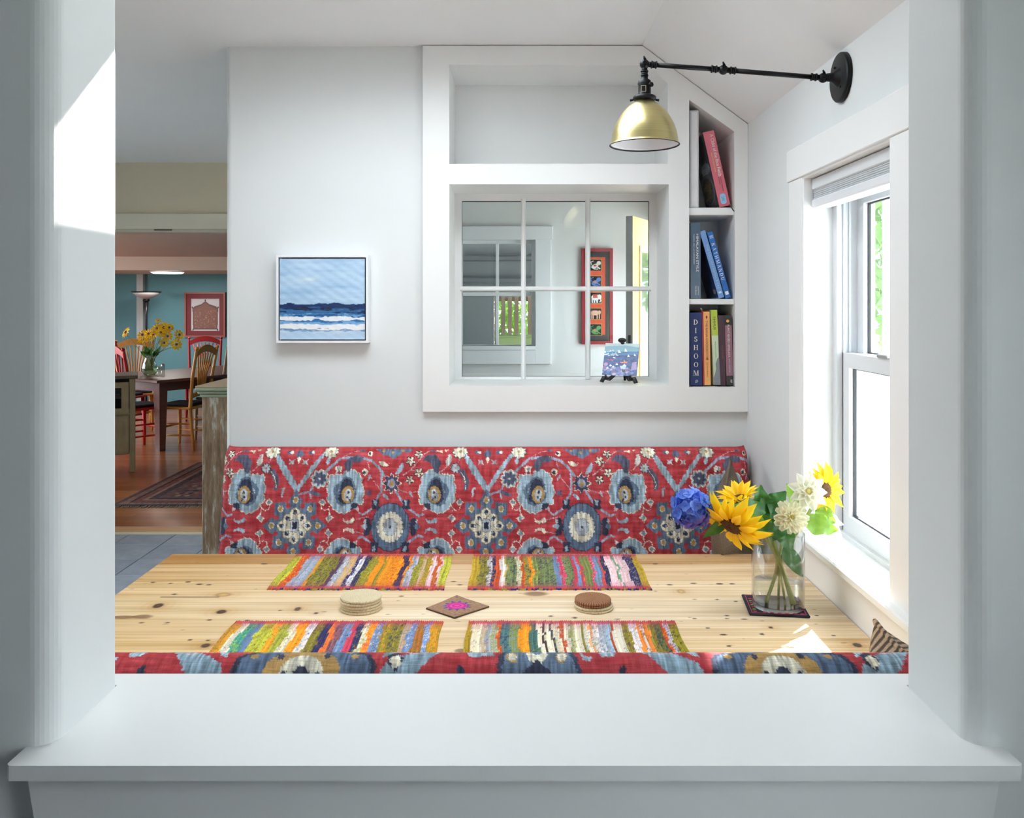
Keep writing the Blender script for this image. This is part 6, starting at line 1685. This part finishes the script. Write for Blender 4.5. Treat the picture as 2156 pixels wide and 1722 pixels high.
for q, (px, lab) in enumerate(((334, 'small glass salt shaker beside the pitcher'), (343, 'taller glass pepper shaker with metal cap beside the pitcher'))):
    s_ = thing('shaker', lab, 'shaker', (XP(px, 9.3), 9.3, TZ + .0005)); hh = (.07, .10)[q]
    MB().lathe([(1e-4, 0), (.02, 0), (.022, .01), (.018, hh), (1e-4, hh)], 14).build('jar', clear_glass('shaker_glass', (.80, .80, .78, 1), 3.0), s_)
    MB().lathe([(.0185, hh), (.019, hh + .012), (.012, hh + .024), (1e-4, hh + .027)], 14).build('cap', paint('steel_cap', (190, 190, 190), .3, .05, 10, .9), s_)
# torchiere
fl_ = thing('floor_lamp', 'black torchiere floor lamp with shallow frosted bowl against the teal wall', 'lamp', (XP(308, 12.0), 12.0, 0))
zl = ZP(614, 12.0)
MB().lathe([(1e-4, 0), (.15, 0), (.15, .02), (.03, .035), (1e-4, .035)], 28).build('base', BLACK_METAL, fl_)
MB().tube([(0, 0, .03), (0, 0, zl - .32), (0, 0, zl - .15)], [.014, .014, .03], 12).build('pole', paint('bronze_metal', (70, 70, 76), .35, .1, 10, .8), fl_)
MB().lathe([(.02, zl - .15), (.05, zl - .12), (.03, zl - .10)], 20).build('neck', BLACK_METAL, fl_)
MB().lathe([(.03, zl - .105), (.09, zl - .085), (.15, zl - .05), (.185, zl - .012), (.182, zl - .012), (.145, zl - .048), (.08, zl - .08), (.02, zl - .10)], 36).build('bowl', paint('frosted_bowl', (196, 190, 192), .4, .05), fl_)
MB().lathe([(.184, zl - .013), (.20, zl - .006), (.20, zl + .002), (.182, zl)], 36).build('rim', BLACK_METAL, fl_)
# framed print on teal wall
YT = 12.47
fpn = thing('framed_print', 'red-framed print of a brown arched panel on the teal wall', 'picture', (XP(431, YT), 12.5, ZP(710, YT)))
pw, ph_ = (474 - 388) / F * YT, (710 - 615) / F * YT
MB().plate('y', rect(-pw / 2, pw / 2, 0, ph_), [rect(-pw / 2 + .025, pw / 2 - .025, .025, ph_ - .025)], -.03, -.001).build('frame', paint('wood_red_frame', (142, 72, 60), .4, .08), fpn)
MB().plate('y', rect(-pw / 2 + .025, pw / 2 - .025, .025, ph_ - .025), [rect(-pw / 2 + .09, pw / 2 - .09, .095, ph_ - .095)], -.016, -.008).build('mount', paint('crimson_mount', (112, 26, 36), .6, .04), fpn)
cvm = Canvas(0, 100, 0, 100, 80, 80, (196, 196, 200))
cvm.poly([(8, 95), (6, 30), (14, 24), (36, 18), (50, 8), (64, 18), (86, 24), (94, 30), (92, 95)], (104, 66, 60)); cvm.poly([(12, 91), (10, 33), (38, 22), (50, 13), (62, 22), (90, 33), (88, 91)], (124, 82, 72))
for q in range(120): cvm.ell(RNG.uniform(14, 86), RNG.uniform(34, 90), 1.0, 1.0, random.choice([(190, 150, 130), (86, 50, 48), (170, 116, 96)]))
for x_, y_ in ((50, 6), (6, 28), (94, 28), (8, 96), (92, 96)): cvm.ell(x_, y_, 2.4, 3, (50, 56, 50))
card('picture', cvm, lambda u, v: (-pw / 2 + .085 + u * (pw - .17), -.006 + 0 * u, ph_ - .09 - v * (ph_ - .18)), vcol_mat('cover_print', .3), fpn)
# painted side cabinet
sc_ = thing('painted_cabinet', 'grey-green painted cabinet with a glazed upper door standing on the wood floor', 'cabinet', (XP(285, 7.75), 7.75, 0), math.radians(24))
SG = paint('sage_paint', (156, 153, 130), .6, .12, 7)
zt_ = ZP(797, 7.75)
MB().box(-.98, .02, -.02, .47, zt_, zt_ + .03, .005).build('top_board', paint('cabinet_dark_top', (92, 90, 84), .4, .06), sc_)
for x_ in (-.05, -.96): MB().box(x_, x_ + .05, 0, .05, 0, zt_, .004).build('front_post', SG, sc_)
MB().box(-.91, -.05, .01, .45, .16, .52, .004).build('lower_body', SG, sc_)
MB().box(-.91, -.05, .40, .45, .52, zt_, .004).build('back_board', paint('cabinet_inner', (60, 58, 52), .8), sc_)
for x_ in (-.49, -.94):
    d_ = MB().plate('y', rect(x_, x_ + .435, .53, zt_ - .03), [rect(x_ + .06, x_ + .375, .58, zt_ - .08)], -.008, .014).build('glazed_door', SG, sc_)
    MB().box(x_ + .06, x_ + .375, 0, .004, .58, zt_ - .08).build('pane', clear_glass('cabinet_glass', (.55, .56, .55, 1), 1.0), d_)
    MB().plate('y', rect(x_, x_ + .435, .18, .51), [], -.008, .010).build('drawer_front', SG, sc_)
    MB().plate('y', rect(x_ + .05, x_ + .385, .23, .46), [], -.014, -.008).build('drawer_panel', SG, sc_)
MB().box(-.90, -.06, .05, .40, .66, .675).build('shelf', paint('cabinet_shelf', (150, 104, 70), .5), sc_)
MB().box(-.93, .0, .0, .47, .52, .535).build('mid_board', SG, sc_)
for x_, lab in ((-.10, 'small pale jar nearest the post inside the glazed cabinet'), (-.20, 'small pale jar further inside the glazed cabinet')):
    j = MB().lathe([(1e-4, 0), (.03, 0), (.032, .05), (.025, .07), (.027, .08), (1e-4, .08)], 14).build('jar', paint('jar_glass', (150, 158, 160), .2)); j.location = sc_.location + Matrix.Rotation(math.radians(24), 3, 'Z') @ Vector((x_, .2, .6755)); tag(j, lab, 'jar')
# patterned rug with fringe
rx0, rx1, ry0, ry1 = -3.05, -1.20, 6.42, 8.17
cvr = Canvas(0, 185, 0, 175, 260, 250, (122, 92, 90))
cvr.C[:] += (smooth_noise(250, 260, 60, 60)[..., None] - .5) * 20
def ringr(a, b, col):
    ins = (np.minimum(np.minimum(cvr.X, 185 - cvr.X), np.minimum(cvr.Y, 175 - cvr.Y)))
    mk = (ins >= a) & (ins < b); cvr.C[mk] = np.array(col) + (smooth_noise(250, 260, 90, 90)[mk][:, None] - .5) * 36
ringr(0, 4, (96, 74, 78)); ringr(4, 9, (140, 108, 100)); ringr(9, 11, (60, 48, 56)); ringr(11, 16, (132, 84, 80)); ringr(16, 19, (150, 126, 116)); ringr(19, 23, (92, 66, 72)); ringr(23, 25, (60, 70, 96)); ringr(25, 40, (118, 88, 86))
for q in range(14):
    y_ = 30 + q * 9
    cvr.poly([(32, y_), (150, y_), (150, y_ + 4), (32, y_ + 4)], random.choice([(96, 70, 74), (146, 116, 104), (84, 74, 88)]))
    for p_ in range(16): cvr.poly([(34 + p_ * 7.2, y_ + 2), (37 + p_ * 7.2, y_ - 1), (40 + p_ * 7.2, y_ + 2), (37 + p_ * 7.2, y_ + 5)], random.choice([(60, 46, 54), (150, 84, 76), (160, 140, 122)]))
for p_ in range(40): cvr.ell(4 + p_ * 4.6, 6.5, 1.3, 1.1, (170, 146, 128))
rg = thing('patterned_rug', 'muted red-brown patterned rug with pale fringe on the wood floor', 'rug', ((rx0 + rx1) / 2, (ry0 + ry1) / 2, .0006))
card('pile', cvr, lambda u, v: ((u - .5) * (rx1 - rx0), (v - .5) * (ry1 - ry0), .009 + 0 * u), vcol_mat('wool_print', .95, [(1.0, (200, 200, 200), .15)], .3), rg)
MB().box(-(rx1 - rx0) / 2, (rx1 - rx0) / 2, -(ry1 - ry0) / 2, (ry1 - ry0) / 2, 0, .0085).build('edge', paint('rug_edge', (70, 52, 54), .95), rg)
mb = MB()
for q in range(130):
    x_ = -(rx1 - rx0) / 2 + q * (rx1 - rx0) / 130; mb.tube([(x_, -(ry1 - ry0) / 2, .006), (x_ + random.uniform(-.01, .01), -(ry1 - ry0) / 2 - .05, .003)], .004, 4)
fg = mb.build('fringe', paint('fringe_wool', (176, 168, 154), .95), rg); fg['kind'] = 'stuff'
# ceiling light on the soffit
cl = thing('ceiling_light', 'flush round lit ceiling light under the dining room soffit', 'ceiling light', (XP(343, 11.3), 11.45, za - .001))
k = Nodes('lit_diffuser'); em = k.n('ShaderNodeEmission'); em.inputs[0].default_value = (1, .98, .95, 1); em.inputs[1].default_value = 6.0; k.l(em.outputs[0], k.out.inputs[0])
MB().lathe([(1e-4, -.03), (.18, -.028), (.205, -.015), (.21, 0), (1e-4, 0)], 36).build('diffuser', k.m, cl)
MB().lathe([(.205, -.012), (.222, -.010), (.222, 0), (.205, 0)], 36).build('ring', TRIM, cl)
room_lamp('dining_lamp', (cl.location.x, 11.4, za - .05), 14, .2, (1, .93, .84))

# ---------------------------------------------------------------- outdoors
gd = MB().box(.99, 40, -30, 40, -.5, -.35).build('ground', paint('pale_paving', (224, 224, 220), .9, .1, 2)); struct(gd, 'pale paving outside')
gd = MB().box(-40, .985, 12.7, 40, -.5, -.35).build('ground', MATS['pale_paving']); struct(gd, 'ground behind the house')
gd = MB().plate('z', [(-40, -30), (-3.4, -30), (-3.4, 5.6), (-7.25, 5.6), (-7.25, 12.69), (-40, 12.69)], [], -.5, -.35).build('ground', paint('dark_paving', (92, 90, 86), .95, .15, 3)); struct(gd, 'ground beside the dining room')  # unseen ground kept dark so little light bounces to the kitchen ceiling
nb = thing('neighbour_house', 'pale clapboard house wall outside the window', 'house', (6.0, 9.0, -.35))
CLAP = paint('clapboard_paint', (214, 222, 228), .7, .03, 2)
for q in range(24):
    MB().add([(-.02, -6, q * .13), (-.02, 6, q * .13), (0, 6, q * .13 + .13), (0, -6, q * .13 + .13), (.05, -6, q * .13), (.05, 6, q * .13), (.05, 6, q * .13 + .13), (.05, -6, q * .13 + .13)], [(0, 1, 2, 3), (4, 5, 6, 7), (0, 1, 5, 4), (1, 2, 6, 5), (2, 3, 7, 6), (3, 0, 4, 7)]).build('clapboard', CLAP, nb)
po = thing('added_porch_roof', 'unseen porch roof added to shade the back door', 'porch', (1.5, 4.75, -.35))  # unseen roof added to cut the sky light falling on the door
MB().box(-.50, .30, -.85, .85, 2.78, 2.86, .004).build('roof_board', TRIM, po)
for y_ in (-.8, .8): MB().box(.20, .28, y_ - .04, y_ + .04, 0, 2.78, .004).build('post', TRIM, po)
tr = thing('garden_tree', 'leafy green tree outside the window', 'tree', (3.2, 6.6, -.35))
BARK = paint('bark', (110, 96, 84), .9, .2, 10)
MB().tube([(0, 0, 0), (.03, .02, 1.2), (-.02, 0, 2.2), (.1, .1, 3.2)], [.07, .06, .045, .02], 10).build('trunk', BARK, tr)
def crown(par, n_, c, r, sz, mat, name='foliage'):
    rng = np.random.default_rng(5)
    V, Fc = [], []
    for q in range(n_):
        d = rng.normal(size=3); d /= np.linalg.norm(d); p = np.array(c) + d * np.array(r) * rng.random() ** .4
        a = rng.normal(size=3); a /= np.linalg.norm(a); b = np.cross(a, rng.normal(size=3)); b /= np.linalg.norm(b)
        s_ = sz * rng.uniform(.6, 1.3); o0 = len(V)
        V += [p - a * s_, p + b * s_ * .45, p + a * s_, p - b * s_ * .45]; Fc.append((o0, o0 + 1, o0 + 2, o0 + 3))
    me = bpy.data.meshes.new(name); me.from_pydata([tuple(v) for v in V], [], Fc); me.materials.append(mat); me.update()
    o = link(name, me, par); o['kind'] = 'stuff'; return o
crown(tr, 3500, (0, 0, 2.6), (.8, .9, 1.2), .07, green('tree_green', (90, 130, 70), (140, 172, 100)))
bu = thing('garden_shrub', 'green shrub behind the slat fence', 'shrub', (XP(1080, 9.6), 9.6, -.35))
MB().tube([(0, 0, 0), (0, 0, 1.0)], .03, 8).build('stem', BARK, bu)
crown(bu, 2500, (0, 0, 1.4), (.7, .4, 1.0), .06, LEAF2)
